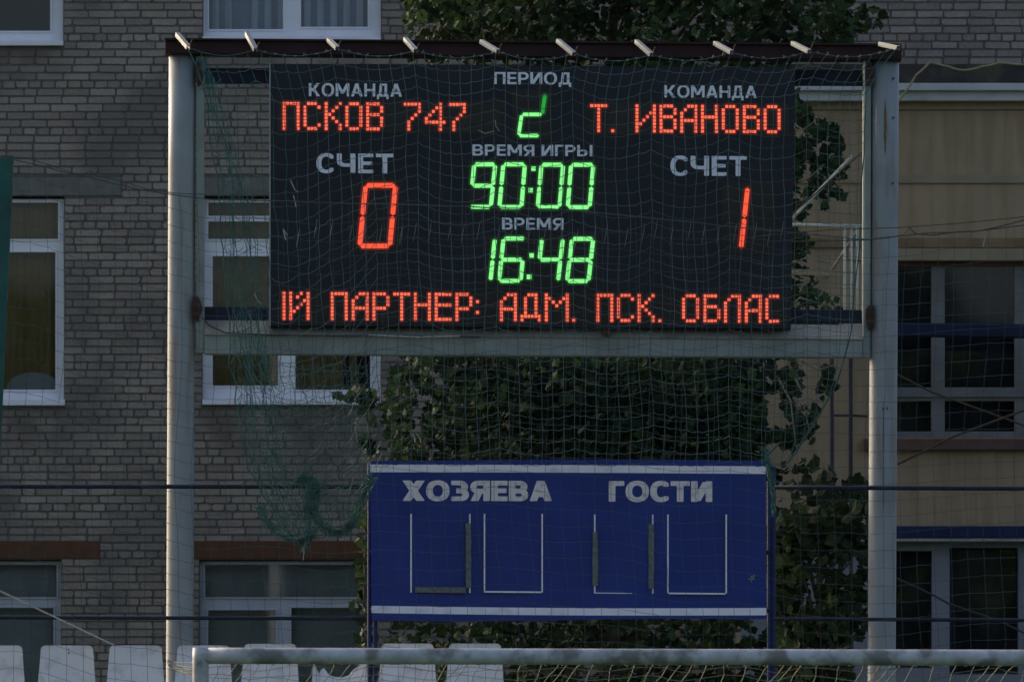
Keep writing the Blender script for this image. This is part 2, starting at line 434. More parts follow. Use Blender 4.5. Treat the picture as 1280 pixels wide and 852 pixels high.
for (a, b, c, d, e) in LIN:
    MB().slab(rect(a, c, b, d, YB - .004), .06, .005).build('lintel', M[e], bb)

def curtain(x0, x1, z0, z1, Y, m, parent, name='curtain', amp=.02, wl=.14):
    mb = MB(); n = max(6, int((x1 - x0) / wl * 8)); r = random.Random(int(x0 * 100))
    ph = r.random() * 6
    for i in range(n + 1):
        x = x0 + (x1 - x0) * i / n
        for k, zz in enumerate((z0, (z0 + z1) / 2, z1)):
            mb.v.append(Vector((x, Y + amp * math.sin(x / wl * 6.28 + ph) + amp * .6 * math.sin(x / wl * 2.9 + k * .7), zz)))
    for i in range(n):
        for k in range(2): mb.face((i * 3 + k, (i + 1) * 3 + k, (i + 1) * 3 + k + 1, i * 3 + k + 1))
    return mb.build(name, m, parent, smooth=True, fix=False)

def window(box, Yf, style, frame_m='pvc', parent=bb, panes=None, Yroom=None):
    """box px; panes: list of pane px boxes; the frame is what is left between them"""
    x0, x1, y0, y1 = box
    X_0, X_1, Z1, Z0 = xb(x0), xb(x1), zb(y0), zb(y1)
    fr = MB()
    # cut frame into cells so bars butt end to end
    gx = sorted(set([x0, x1] + [p[0] for p in panes] + [p[2] for p in panes])); gy = sorted(set([y0, y1] + [p[1] for p in panes] + [p[3] for p in panes]))
    nx, ny = len(gx) - 1, len(gy) - 1
    solid = [[not any(p[0] <= (gx[i] + gx[i + 1]) / 2 <= p[2] and p[1] <= (gy[j] + gy[j + 1]) / 2 <= p[3] for p in panes) for j in range(ny)] for i in range(nx)]
    # merge full-height columns first, then runs
    for i in range(nx):
        j = 0
        while j < ny:
            if solid[i][j]:
                k = j
                while k + 1 < ny and solid[i][k + 1]: k += 1
                fr.slab(rect(gx[i], gy[j], gx[i + 1], gy[k + 1], Yf), .07)
                j = k + 1
            else: j += 1
    f = fr.build('window', M[frame_m], parent)
    for (a, b, c, d) in [(p[0], p[1], p[2], p[3]) for p in panes]:
        # sash lip round each pane, then the glass
        s_ = MB(); t = 2.2
        for r_ in ((a, b, c, b + t), (a, d - t, c, d), (a, b + t, a + t, d - t), (c - t, b + t, c, d - t)):
            s_.slab(rect(*r_, Yf - .014), .05, .002)
        s_.build('sash', M[frame_m], f)
        MB().slab(rect(a + t * .6, b + t * .6, c - t * .6, d - t * .6, Yf + .025), .004).build('pane', M['glass'], f)
    return f
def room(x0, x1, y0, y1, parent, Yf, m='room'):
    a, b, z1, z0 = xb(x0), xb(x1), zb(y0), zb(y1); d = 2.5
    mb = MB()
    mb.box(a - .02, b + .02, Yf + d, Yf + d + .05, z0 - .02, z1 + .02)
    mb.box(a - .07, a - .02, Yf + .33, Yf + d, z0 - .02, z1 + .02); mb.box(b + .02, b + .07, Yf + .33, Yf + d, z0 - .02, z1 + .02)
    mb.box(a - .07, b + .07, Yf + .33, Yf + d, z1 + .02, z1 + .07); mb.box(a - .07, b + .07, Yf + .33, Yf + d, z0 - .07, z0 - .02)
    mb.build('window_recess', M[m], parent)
YF = YB + .10
def sill(x0, x1, ya, yb_, f, m='pvc'):
    MB().slab([P(x0, ya, YB - .05), P(x1, ya, YB - .05), P(x1, yb_, YB - .05), P(x0, yb_, YB - .05)], .145, .004).build('sill', M[m], f)
def lab(f, s_): f['label'] = s_
# middle storey
f = window((253, 476, 249, 499), YF, 0, panes=[(258, 251, 471, 272), (258, 274.5, 471, 301), (263.5, 318, 350, 484), (367, 318, 465, 489)])
sill(253, 476, 499, 505.5, f); lab(f, 'white window with olive curtains behind the net below the scoreboard')
curtain(xb(255), xb(428), zb(499), zb(249), YF + .16, M['curtain'], f); curtain(xb(437), xb(446), zb(499), zb(249), YF + .17, M['curtain'], f)
f = window((-144, 80, 249, 499), YF, 0, panes=[(-139, 251, 75, 301), (-133, 313, -40, 489), (-28, 313, 71.5, 489)])
sill(-144, 81, 499, 506.5, f); lab(f, 'white window with olive curtain at the left edge beside the green pole')
curtain(xb(-141), xb(76), zb(499), zb(249), YF + .16, M['curtain'], f)
MB().slab([P(42 + 34 * math.cos(math.pi * k / 10), 489 - 24 * math.sin(math.pi * k / 10) ** .8, YF + .11) for k in range(11)], .03).build('cushion', M['curtain2'], f)
for i, (a, top) in enumerate(((253, 52), (-144, 57), (-541, 57), (1320, 55))):
    b = a + 223; y1 = top - 6
    f = window((a, b, -200, y1), YF, 0, panes=[(a + 6, -196, b - 6, -150), (a + 6, -140, a + 103, y1 - 7), (a + 121, -140, b - 14, y1 - 10)])
    sill(a, b, y1, top, f); lab(f, ['white window with pale striped curtains above the scoreboard', 'white window in the top left corner', None, None, None][i]) if i < 2 else None
    if i == 0:
        curtain(xb(a + 7), xb(b - 12), zb(y1), zb(-196), YF + .20, M['curtain4'], f, 'curtain', .01, .3)
        for k in range(12):
            if k != 2: curtain(xb(a + 10 + k * 16.5), xb(a + 18.5 + k * 16.5), zb(y1), zb(-196), YF + .15, M['curtain3'], f)
    elif i > 1: curtain(xb(a + 8), xb(a + 130), zb(y1), zb(-196), YF + .15, M['curtain3'], f)
for i, a in enumerate((250, -146, -541)):
    b = a + 223
    f = window((a, b, 701, 950), YF, 0, 'oldpvc', panes=[(a + 4, 703, b - 4, 748), (a + 8, 760, a + 97, 945), (a + 112, 757, b - 8, 945)])
    if i < 2: lab(f, ['ground floor window with grey blinds below the orange lintel, right of the pale post', 'ground floor window at the left edge under the orange lintel'][i])
    sill(a, b, 950, 960, f, 'oldpvc')
    curtain(xb(a + 4), xb(b - 4), zb(945), zb(703), YF + .16, M['curtain2'], f, 'blind', .006, .3)
f = window((-541, -319, 249, 499), YF, 0, panes=[(-536, 251, -324, 301), (-531, 313, -440, 489), (-425, 313, -328, 489)])
sill(-541, -319, 499, 506.5, f); curtain(xb(-538), xb(-330), zb(499), zb(249), YF + .16, M['curtain'], f)
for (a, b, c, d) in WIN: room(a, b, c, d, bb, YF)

# ------------------------------------------------------------------ ochre annex
YA = 78.3
def A_(n, x0, y0, x1, y1, dep=.1, dy=0.0, m='beige', bev=.004, parent=None):
    return MB().slab(rect(x0, y0, x1, y1, YA + dy), dep, bev).build(n, M[m], parent)
an = thing('annex', (xb(1200), YA, 0), 'low ochre plastered annex with whitewashed cornice and dark windows on the right', 'building')
AX0, AX1 = 925, 1640
zroof = 104
# wall strips round the window openings
upW = (1096, 1420, 326, 547); lowD = [(1110, 1165, 688, 834), (1187, 1273, 684, 842), (1296, 1382, 684, 842)]
wl = MB()
for r_ in ((AX0, 137, AX1, 326), (AX0, 326, upW[0], 547), (upW[1], 326, AX1, 547), (AX0, 547, AX1, 657)):
    wl.slab(rect(*r_, YA), .3)
wl.build('wall', M['beige'], an)
wl2 = MB()
cuts = [AX0] + [v for d in lowD for v in (d[0], d[1])] + [AX1]
for i in range(0, len(cuts), 2): wl2.slab(rect(cuts[i], 676, cuts[i + 1], 842, YA), .3)
for d in lowD:
    wl2.slab(rect(d[0], 676, d[1], d[2], YA), .3)
    if d[3] < 842: wl2.slab(rect(d[0], d[3], d[1], 842, YA), .3)
wl2.box(xb(AX0, YA), xb(AX1, YA), YA, YA + .3, 0, P(0, 842, YA).z)
wl2.build('ground_floor_wall', M['greywall'], an)
A_('roof', AX0 - 12, 80, AX1 + 12, 103.5, YB - YA - .12, -.10, 'roof', parent=an)
A_('cornice', AX0 - 8, 104, AX1 + 8, 113, YB - YA, -.22, 'cornice', parent=an)
A_('cornice', AX0 - 4, 113.3, AX1 + 4, 126, YB - YA, -.15, 'cornice', parent=an)
A_('frieze', AX0, 126.3, AX1, 137, YB - YA, -.03, 'beige2', parent=an)
A_('moulding', AX0, 218, AX1, 229, .04, -.022, 'beige2', parent=an)
A_('moulding', 1000, 297, AX1, 309.5, .04, -.035, 'brownpl', parent=an)
A_('window_lintel', 1060, 310, AX1, 325.5, .05, -.03, 'beige2', parent=an)
A_('window_ledge', 1080, 548, 1440, 562, .12, -.10, 'brownpaint', parent=an)
A_('awning', 1060, 657, AX1, 671.5, .3, -.25, 'navy', parent=an)
A_('awning_trim', 1060, 672, AX1, 676, .28, -.22, 'cornice', parent=an)
MB().box(xb(AX0, YA), xb(AX0, YA) + .3, YA + .31, YB - .02, 0, P(0, 137, YA).z).build('side_wall', M['beige'], an)
MB().box(xb(AX1, YA) - .3, xb(AX1, YA), YA + .31, YB - .02, 0, P(0, 137, YA).z).build('side_wall', M['beige'], an)
def Awin(box, panes, name, label, fm):
    x0, x1, y0, y1 = box; Yf = YA + .12
    gx = sorted(set([x0, x1] + [p[0] for p in panes] + [p[2] for p in panes])); gy = sorted(set([y0, y1] + [p[1] for p in panes] + [p[3] for p in panes]))
    fr = MB()
    for i in range(len(gx) - 1):
        j = 0; ny = len(gy) - 1
        sol = [not any(p[0] <= (gx[i] + gx[i + 1]) / 2 <= p[2] and p[1] <= (gy[jj] + gy[jj + 1]) / 2 <= p[3] for p in panes) for jj in range(ny)]
        while j < ny:
            if sol[j]:
                k = j
                while k + 1 < ny and sol[k + 1]: k += 1
                fr.slab(rect(gx[i], gy[j], gx[i + 1], gy[k + 1], Yf), .08, .003); j = k + 1
            else: j += 1
    f = fr.build(name, M[fm], an); 
    if label: f['label'] = label
    for p in panes:
        MB().slab(rect(*p, Yf + .04), .004).build('pane', M['glass'], f)
    a, b, z1, z0 = xb(x0, YA), xb(x1, YA), P(0, y0, YA).z, P(0, y1, YA).z
    curtain(a, b, z0, z1, YA + .30, M['dim_backing'], f, 'dim_backing', .02, .4)  # backing coloured as the dim inside of the annex
    return f
f = Awin((1096, 1420, 326, 547), [(1100, 333, 1164, 484), (1181, 333, 1268, 484), (1286, 333, 1372, 484), (1384, 333, 1415, 484), (1100, 501, 1164, 539), (1181, 501, 1268, 539), (1286, 501, 1372, 539)], 'window', 'wide dark window with dull white mullions, cut by the right edge', 'annexframe')
MB().slab(rect(1097, 326.2, 1419, 332.6, YA + .10), .015).build('head_strip', M['brownpaint'], f)
MB().slab(rect(1100, 490, 1415, 496, YA + .09), .028, .003).build('transom', M['annexframe'], f)
for i, (a, b, c, d) in enumerate(lowD):
    Awin((a, b, c, d), [(a + 3, c + 3, b - 3, d - 3)], 'ground_floor_window', ['narrow dark ground floor opening beside the right post', 'wide dark ground floor opening near the right edge', None][i], 'navy_dark')
# railing and ladder by the annex
YR = 70.9
rl = thing('balcony_railing', P(1050, 281, YR) * 1, 'cream pipe railing with three uprights between the tree and the right post', 'railing')
rl.location.z = 0; WP[rl.name] = Vector((rl.location.x, YR, 0))
MB().tube([P(955, 280, YR), P(1078, 283, YR)], .017, 8).build('top_rail', M['rail'], rl, smooth=True)
MB().slab([P(955, 335, YR), P(1053, 338, YR), P(1053, 345, YR), P(955, 342, YR)], .03).build('lower_rail', M['tan'], rl)
for x in (1056, 1064, 1071.5): MB().tube([P(x, 282, YR), P(x, 424, YR)], .0125, 8).build('upright', M['rail'], rl, smooth=True)
MB().slab(rect(1060, 405, 1079, 421, YR + .02), .03).build('base_plate', M['rail'], rl)
for x in (962, 1076): MB().tube([P(x, 282, YR + .02), Vector((P(x, 282, YR).x, YA, P(x, 282, YR).z))], .014, 8).build('wall_arm', M['rail'], rl, smooth=True)
YRL = 77.6
ld = thing('ladder', (P(1051, 600, YR).x, YRL - .2, 0), 'dark brown steel ladder frame against the ochre wall beside the right post', 'ladder')
for x in (1040, 1063.5):
    MB().slab([P(x - 2.3, 440, YRL - .2), P(x + 2.3, 440, YRL - .2), Vector((P(x + 2.5, 700, YRL - .2).x, YRL - .2, 0)), Vector((P(x - 2.5, 700, YRL - .2).x, YRL - .2, 0))], .04).build('stile', M['ladder'], ld)
for y in (519, 640, 740, 848): MB().tube([P(1042.5, y, YRL - .18), P(1061, y, YRL - .18)], .011, 6).build('rung', M['ladder'], ld)
MB().tube([P(1066, 519, YRL - .18), P(1084, 520, YRL + .6)], .012, 6).build('wall_bracket', M['ladder'], ld)
def rope(name, pts, Y, r, m, label, cat, grp=None, sag=0):
    q = []
    for i in range(len(pts) - 1):
        a, b = pts[i], pts[i + 1]; n = 6
        Ya = Y if not isinstance(Y, tuple) else Y[0] + (Y[1] - Y[0]) * i / (len(pts) - 1)
        Yb = Y if not isinstance(Y, tuple) else Y[0] + (Y[1] - Y[0]) * (i + 1) / (len(pts) - 1)
        for k in range(n + (i == len(pts) - 2)):
            t = k / n; q.append(P(a[0] + (b[0] - a[0]) * t, a[1] + (b[1] - a[1]) * t + sag * 4 * t * (1 - t), Ya + (Yb - Ya) * t))
    return tag(MB().tube(q, r, 6).build(name, M[m], smooth=True), label, cat, grp)
rope('brace_rod', [(956, 309), (1065, 195)], 70.6, .014, 'rail', 'pale straight rod slanting up beside the tree right of the scoreboard', 'rod')
rope('brace_wire', [(956, 298), (1078, 190)], 70.5, .007, 'wrope', 'thin brown wire running just above the pale slanting rod', 'wire')
rope('cable', [(1118, 132), (1131, 116), (1145, 94), (1163, 77), (1185, 83), (1205, 88), (1228, 83), (1250, 78), (1285, 81), (1340, 90)], 77.9, .010, 'tan', 'slack pale cable dangling across the annex roof at the top right', 'cable', sag=1)
rope('brown_rope', [(1122, 580), (1190, 546), (1300, 505), (1380, 470)], 76.0, .011, 'wrope', 'brown rope slanting up to the right under the wide dark window', 'rope')
rope('brown_rope', [(1110, 462), (1163, 489), (1215, 508), (1290, 535)], 76.2, .010, 'wrope', 'brown rope slanting down to the right across the wide dark window', 'rope')
rope('brown_rope', [(1120, 722), (1168, 744), (1186, 754), (1250, 776), (1330, 815)], 75.8, .010, 'wire', 'dark rope slanting down across the ground floor openings', 'rope')

# blue yard rail in front of the annex
yr = thing('yard_rail', (P(1250, 0, 77.2).x, 77.2, 0), 'thick navy blue horizontal rail crossing in front of the wide dark window', 'rail')
MB().slab([P(1092, 403, 77.2), P(1420, 406, 77.2), P(1420, 424, 77.2), P(1092, 420, 77.2)], .1, .015).build('tube', M['navy_rail'], yr)
for x in (1094, 1400): MB().box(P(x, 0, 77.2).x - .05, P(x, 0, 77.2).x + .05, 77.32, 77.42, 0, P(0, 400, 77.3).z).build('post', M['navy'], yr)

# ------------------------------------------------------------------ leaves, tree, vines
def leaf_outline(r):
    pts = []
    lob = [(-2.55, .60), (-2.0, .62), (-1.4, .88), (-1.0, .66), (-.6, .80), (-.3, .78), (0, 1.06), (.3, .78), (.6, .80), (1.0, .66), (1.4, .88), (2.0, .62), (2.55, .60)]
    for a, q in lob:
        q *= r.uniform(.85, 1.12); a += r.uniform(-.08, .08)
        pts.append((math.sin(a) * q * .62, math.cos(a) * q * .62, r.uniform(-.10, .02) - .10 * q * abs(math.sin(a))))
    return pts
lr = random.Random(11)
LV = [leaf_outline(lr) for _ in range(8)]
leaf_meshes = {}
def leaf_mesh(k, m):
    if (k, m) not in leaf_meshes:
        mb = MB(); mb.v = [Vector((0, 0, 0))] + [Vector(p) for p in LV[k]]
        for i in range(len(LV[k])): mb.face((0, 1 + i, 1 + (i + 1) % len(LV[k])))
        leaf_meshes[(k, m)] = mb.mesh('leaf', M[m], fix=False)
    return leaf_meshes[(k, m)]
def leaf_rot(r):
    # blade mostly faces up and towards the open side, tip hanging
    return (R(r.gauss(68, 28)) , R(r.gauss(0, 32)), R(r.uniform(-70, 70) if r.random() < .8 else r.uniform(0, 360)))
from mathutils import Euler
def foliage(parent, m, leaves, nsingle, vis, size):
    """leaves: list of points; nearest visible ones become single leaves"""
    r = random.Random(5)
    scored = sorted(range(len(leaves)), key=lambda i: (not vis(leaves[i]), leaves[i].y))
    single = set(i for i in scored[:nsingle] if vis(leaves[i]))
    mb = MB()
    for i, p in enumerate(leaves):
        k = r.randrange(8); e = Euler(leaf_rot(r)); s_ = size * r.uniform(.6, 1.25)
        if r.random() < .5: e.x += R(150)
        if i in single: place('leaf', leaf_mesh(k, m), p, parent, rot=e, scale=s_)
        else:
            mt = e.to_matrix() * s_; b = len(mb.v); mb.v.append(p.copy())
            for q in LV[k]: mb.v.append(p + mt @ Vector(q))
            n = len(LV[k])
            for q in range(n): mb.face((b, b + 1 + q, b + 1 + (q + 1) % n))
    if mb.v: tag(mb.build('foliage', M[m], parent, fix=False), kind='stuff')
def clumps(r, zones, inside):
    out = []; centers = []
    for (x0, y0, x1, y1, n, Ya, Yb, sg) in zones:
        per = 9
        for _ in range(max(1, n // per)):
            for _t in range(20):
                cx, cy = r.uniform(x0, x1), r.uniform(y0, y1)
                if inside(cx, cy): break
            Y = r.uniform(Ya, Yb); centers.append(P(cx, cy, Y))
            for _k in range(per):
                px, py = cx + r.gauss(0, sg), cy + r.gauss(0, sg * .8)
                if px > 995 and py < 590 and r.random() < .15: continue
                if inside(px, py): out.append(P(px, py, Y + r.gauss(0, .22)))
    return out, centers
def limbs(r, parent, base, top, centers, r0, n, name='limb'):
    trunk = MB(); pts = []; rad = []
    for i in range(12):
        t = i / 11; p = base.lerp(top, t) + Vector((.10 * math.sin(t * 5), .06 * math.sin(t * 7 + 1), 0)) * (t * (1 - t) * 4)
        pts.append(p); rad.append(r0 * (1 - .8 * t) + .01)
    trunk.tube(pts, rad, 12).build('trunk', M['bark'], parent, smooth=True)
    for c in r.sample(centers, min(n, len(centers))):
        k = max(1, min(10, int((c.z - base.z) / (top.z - base.z) * 11 - abs(c.x - base.x) / (top.z - base.z) * 5 - 1)))
        a = pts[k]; mid = a.lerp(c, .5) + Vector((r.uniform(-.1, .1), r.uniform(-.1, .1), r.uniform(.05, .35)))
        q = [a, a.lerp(mid, .55) + Vector((0, 0, .05)), mid, mid.lerp(c, .5) + Vector((0, 0, .04)), c]
        MB().tube(q, [rad[k] * .45, rad[k] * .34, rad[k] * .25, .012, .005], 6).build(name, M['bark'], parent, smooth=True)
YT = 73.0
tag(_woods.build('unseen_woods', M['leaf'], fix=False), 'unseen belt of dark trees added behind the camera to darken pane reflections', 'trees', kind='stuff')
tr = thing('maple_tree', (P(745, 0, YT).x, YT, 0), 'large dark leafy tree with lobed leaves growing behind the scoreboard', 'tree')
def insideA(x, y):
    n_ = noise.noise(Vector((x * .018, y * .018, 1.3))) * 22 + noise.noise(Vector((x * .06, y * .06, 4))) * 9
    if y < 75: return 512 + n_ < x < 1078 + (30 if 5 < y < 38 else 0) + n_ * .7 - max(0, y - 45) * 1.5
    if y < 125: return 540 + n_ < x < 1000 + n_ * .5
    if y < 430:
        if x > 1000 and noise.noise(Vector((x * .07, y * .07, 12))) > .24: return False
        lim = 1034 + 22 * math.sin(y * .033 + .9) + n_ * 1.3
        if 258 < y < 290: lim -= 30
        return 500 + n_ < x < min(lim, 1062)
    if y < 590:
        g_ = noise.noise(Vector((x * .045, y * .045, 17)))
        if x > 955 and g_ > .05: return False
        if x < 560 and g_ > .22: return False
        return 488 + n_ < x < 1046 - max(0, y - 478) * .42 + n_ * 1.6
    return 478 + n_ * .5 < x < 985 + n_ * .5
zonesA = [(500, -160, 1110, 75, 10500, 71.4, 74.5, 13), (500, 75, 1060, 445, 2600, 71.6, 74.5, 14), (975, 125, 1062, 420, 1300, 71.4, 73.0, 12),
          (478, 440, 1045, 590, 10500, 71.2, 74.5, 12), (478, 590, 970, 765, 1200, 71.6, 74.5, 14), (474, 765, 975, 900, 3400, 71.2, 74.4, 12)]
rA = random.Random(21)
la, ca = clumps(rA, zonesA, insideA)
def px_of(p):
    d = p - Vector((0, 0, CAM_Z)); z_ = d.dot(_f); return 640 + F * d.x / z_, 426 - F * d.dot(_u) / z_
def visA(p):
    x, y = px_of(p)
    return (0 < y < 48 and 495 < x < 1110) or (995 < x < 1062 and 120 < y < 385) or (445 < y < 572 and 470 < x < 1045)
foliage(tr, 'leaf', la, 300, visA, .092)
limbs(rA, tr, Vector((P(745, 0, YT).x, YT, 0)), P(770, -40, YT), ca, .16, 40)
for (a, b, c) in (((985, 452), (1001, 487), (1012, 540)), ((972, 470), (988, 500), (996, 566)), ((1001, 450), (1024, 462), (1046, 455)), ((990, 230), (1012, 222), (1030, 205)),
                  ((985, 330), (1010, 322), (1040, 330)), ((986, 150), (1004, 163), (1020, 150)), ((988, 505), (1000, 512), (1018, 500)), ((986, 385), (1000, 372), (1022, 378))):
    MB().tube([P(*a, 71.9), P(*b, 71.3), P(*c, 71.2)], [.014, .009, .004], 5).build('limb', M['twig'], tr, smooth=True)
# vine shrub right of the blue board
YV = 70.4
vn = thing('vine_shrub', (P(1020, 0, YV).x, YV, 0), 'dense vine shrub with large leaves between the blue board and the right post', 'shrub')
def insideV(x, y):
    n_ = noise.noise(Vector((x * .03, y * .03, 7))) * 16
    if y < 555: return False
    top = 590 + abs(x - 1042) * .25 + n_
    if 1000 < x < 1052: top -= 22
    if 985 > x: top = 640 + n_
    rt = 1094 if y > 600 else 1078
    if y > 700: rt = 1094 - (y - 700) * .20 + n_
    if x > 1000 and noise.noise(Vector((x * .085, y * .085, 3))) > .22: return False
    return y > top and 963 < x < rt
rV = random.Random(4)
lv, cv = clumps(rV, [(965, 570, 1094, 700, 560, 69.8, 71.0, 9), (965, 640, 1094, 905, 1500, 69.9, 71.3, 10)], insideV)
foliage(vn, 'leaf2', lv, 280, lambda p: px_of(p)[1] < 815, .128)
limbs(rV, vn, Vector((P(1012, 0, YV).x, YV, 0)), P(1035, 600, YV), cv, .05, 16, 'stem')
# small sapling left of the blue board
ys = 69.5
sp = thing('sapling', (P(456, 0, ys).x, ys, 0), 'slim sapling with green leaves left of the blue board, below the white window', 'sapling')
rS = random.Random(9); ls = []
for _ in range(34): ls.append(P(rS.gauss(452, 13), rS.gauss(494, 8), ys + rS.uniform(-.2, .2)))
for _ in range(18): ls.append(P(rS.gauss(462, 6), rS.uniform(505, 570), ys + rS.uniform(-.15, .15)))
for _ in range(85): ls.append(P(rS.gauss(455, 6), rS.uniform(640, 860), ys + rS.uniform(-.2, .2)))
foliage(sp, 'leaf2', ls, 200, lambda p: True, .12)
MB().tube([Vector((P(456, 0, ys).x, ys, 0)), P(455, 800, ys), P(458, 650, ys), P(464, 560, ys), P(455, 490, ys)], [.025, .02, .015, .01, .005], 8).build('stem', M['bark'], sp, smooth=True)
for a, b in (((456, 760), (447, 740)), ((457, 690), (450, 668)), ((460, 520), (440, 492)), ((458, 505), (470, 488))):
    MB().tube([P(*a, ys), P(*b, ys - .05)], [.008, .003], 5).build('branch', M['bark'], sp)

# ------------------------------------------------------------------ scoreboard frame
YP = 66.0
fr = thing('scoreboard_frame', (0, YP + .12, 0), 'tall pale green steel frame with two posts and a dark top beam carrying the scoreboard', 'frame')
def post(x_top, x_bot, y_top, half, label):
    mb = MB(); a = P(x_top, y_top, YP + .12); b = P(x_bot, 852, YP + .12)
    d = (b - a) / (a.z - b.z); g = a + d * a.z
    mb.tube([a + (g - a) * i / 8 for i in range(9)], half * S(YP), 28)
    o = mb.build('post', M['post'], fr, smooth=True); o['label'] = label; return o
post(228, 224.5, 67, 17, 'round left post, lit along its left edge'); post(1106.5, 1102, 74, 17.5, 'round right post with a rust streak near the top')
MB().slab([P(245.5, 70, YP + .05), P(255, 70, YP + .05), P(255, 441, YP + .05), P(245.5, 441, YP + .05)], .1, .004).build('side_channel', M['beam'], fr)
MB().slab([P(1079, 74, YP + .05), P(1089, 74, YP + .05), P(1088, 447, YP + .05), P(1078, 447, YP + .05)], .1, .004).build('side_channel', M['beam'], fr)
MB().tube([P(1080.5, 76, YP - .0), P(1078.6, 420, YP + .0)], .0075, 8).build('corner_strip', M['rail'], fr)
MB().slab([P(206, 50, YP - .06), P(1127, 57, YP - .06), P(1127, 75, YP - .06), P(206, 67, YP - .06)], .3, .006).build('top_beam', M['maroon'], fr)
MB().slab([P(206, 47.6, YP - .10), P(1127, 54.6, YP - .10), P(1127, 56.9, YP - .10), P(206, 49.9, YP - .10)], .38).build('top_flange', M['maroon'], fr)
MB().slab([P(255.5, 418, YP + .0), P(1078, 424, YP + .0), P(1078, 447, YP + .0), P(255.5, 442.5, YP + .0)], .16, .008).build('lower_beam', M['beam'], fr)
# sloping flashing on the lower beam
q0 = [P(255.5, 400, YP + .12), P(1078, 406, YP + .12), P(1078, 423.6, YP - .02), P(255.5, 417.6, YP - .02)]
mb = MB(); mb.v = q0 + [p + Vector((0, .01, -.01)) for p in q0]
for q in ((0, 1, 2, 3), (7, 6, 5, 4), (0, 4, 5, 1), (1, 5, 6, 2), (2, 6, 7, 3), (3, 7, 4, 0)): mb.face(q)
mb.build('flashing', M['ledge'], fr)
for (y0, y1, ys_) in ((85, 104, 3), (383, 399.5, 4)):
    MB().slab([P(252, y0, YP + .16), P(1086, y0 + ys_, YP + .16), P(1086, y1 + ys_, YP + .16), P(252, y1, YP + .16)], .08, .006).build('cross_tube', M['navy_dark'], fr)
rr = random.Random(2)
for (x, y, hw, hh) in ((246.0, 386, 6.5, 17), (1087.5, 396, 6.5, 17), (249, 92, 5.5, 17), (1086.0, 93, 6.5, 17)):
    o_ = [P(x + hw * math.cos(a) * rr.uniform(.75, 1.1), y + hh * math.sin(a) * rr.uniform(.8, 1.05), YP - .004) for a in [k * math.pi / 5 for k in range(10)]]
    MB().slab(o_, .05, .003).build('rusted_joint', M['rust'], fr)
def streak(x, y0, y1, w_, m='rust'):
    n = 8; o_ = [(x + w_ * math.sin(k / n * math.pi) ** .5 * rr.uniform(.6, 1), y0 + (y1 - y0) * k / n) for k in range(n + 1)] + [(x - w_ * math.sin(k / n * math.pi) ** .5 * rr.uniform(.6, 1), y0 + (y1 - y0) * k / n) for k in range(n - 1, 0, -1)]
    MB().slab([P(a, b, YP + .0015) for a, b in o_], .01).build('rust_streak', M[m], fr)
streak(1106.5, 124, 196, 2.0, 'rust2'); streak(1104.5, 500, 640, .7, 'rust2')
for x, y in ((1117, 98), (1117, 147), (1116, 229), (1104, 511), (1109, 510), (222, 226)):
    MB().slab([P(x + 1.1 * math.cos(k * .785), y + 1.6 * math.sin(k * .785), YP - .004 + .0009 * abs(x - 1105)) for k in range(8)], .05).build('bolt_hole', M['wire'], fr)
BR = [((223, 42), (235, 57)), ((310, 41), (319, 60)), ((412, 49), (421, 58)), ((508, 48), (519, 61)), ((603, 51), (622, 62)),
      ((699, 50), (717, 65)), ((797, 51), (814, 66)), ((895, 53), (914, 63)), ((992, 53), (1011, 62)), ((1101, 54), (1122, 57.5))]
TIPS = []
for (a, b) in BR:
    A, B = P(a[0] - 1, a[1] - 1, YP - .13), P(b[0] + 1, b[1] + .5, YP - .36)
    mb = MB(); wd = .036
    mb.bar(A, B, wd, .006); t_ = (B - A).normalized(); sd_ = t_.cross(Vector((0, 0, 1))).normalized(); up_ = sd_.cross(t_)
    mb.bar(A + up_ * .003, B + up_ * .003, .034, .0) if False else None
    for s_ in (-1, 1): mb.bar(A + sd_ * s_ * (wd / 2 - .003) - up_ * .018, B + sd_ * s_ * (wd / 2 - .003) - up_ * .018, .005, .03)
    mb.build('bracket', M['white'], fr)
    MB().tube([B + Vector((.012, 0, -.02)), B + Vector((.014, -.01, .025)), B + Vector((.03, -.01, .05))], .004, 5).build('tie_wire', M['wrope'], fr)
    TIPS.append((b[0], b[1] + 3))

# ------------------------------------------------------------------ electronic scoreboard
YS = 65.93
SL = .0062
eb = thing('electronic_scoreboard', P(664, 411, YS + .08), 'wide black electronic scoreboard with red and green figures mounted between the posts', 'scoreboard')
bp = [P(338, 80, YS), P(994, 84, YS), P(988.5, 411, YS), P(338, 407, YS)]
MB().slab(bp, .17, .004).build('cabinet', M['board'], eb)
MB().slab([P(336.6, 79.5, YS - .003), P(338.2, 79.5, YS - .003), P(338.2, 408, YS - .003), P(336.6, 408, YS - .003)], .15).build('edge_trim', M['cabinet'], eb)
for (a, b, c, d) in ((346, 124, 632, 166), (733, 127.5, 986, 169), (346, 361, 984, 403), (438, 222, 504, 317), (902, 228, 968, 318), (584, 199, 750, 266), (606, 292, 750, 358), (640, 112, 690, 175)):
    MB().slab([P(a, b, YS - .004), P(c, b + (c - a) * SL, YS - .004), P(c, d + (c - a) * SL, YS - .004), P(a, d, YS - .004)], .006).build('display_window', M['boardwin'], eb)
MB().slab([P(514, 128.5, YS - .0052), P(630, 129.2, YS - .0052), P(630, 165, YS - .0052), P(514, 164.3, YS - .0052)], .001).build('painted_reflection', M['reflection'], eb)  # reflected window painted on the face
MB().slab([P(744 + 17 * math.cos(k * .52), 147 + 19 * math.sin(k * .52), YS - .0052) for k in range(12)], .001).build('painted_reflection', M['reflection'], eb)  # round reflected blob, also painted on
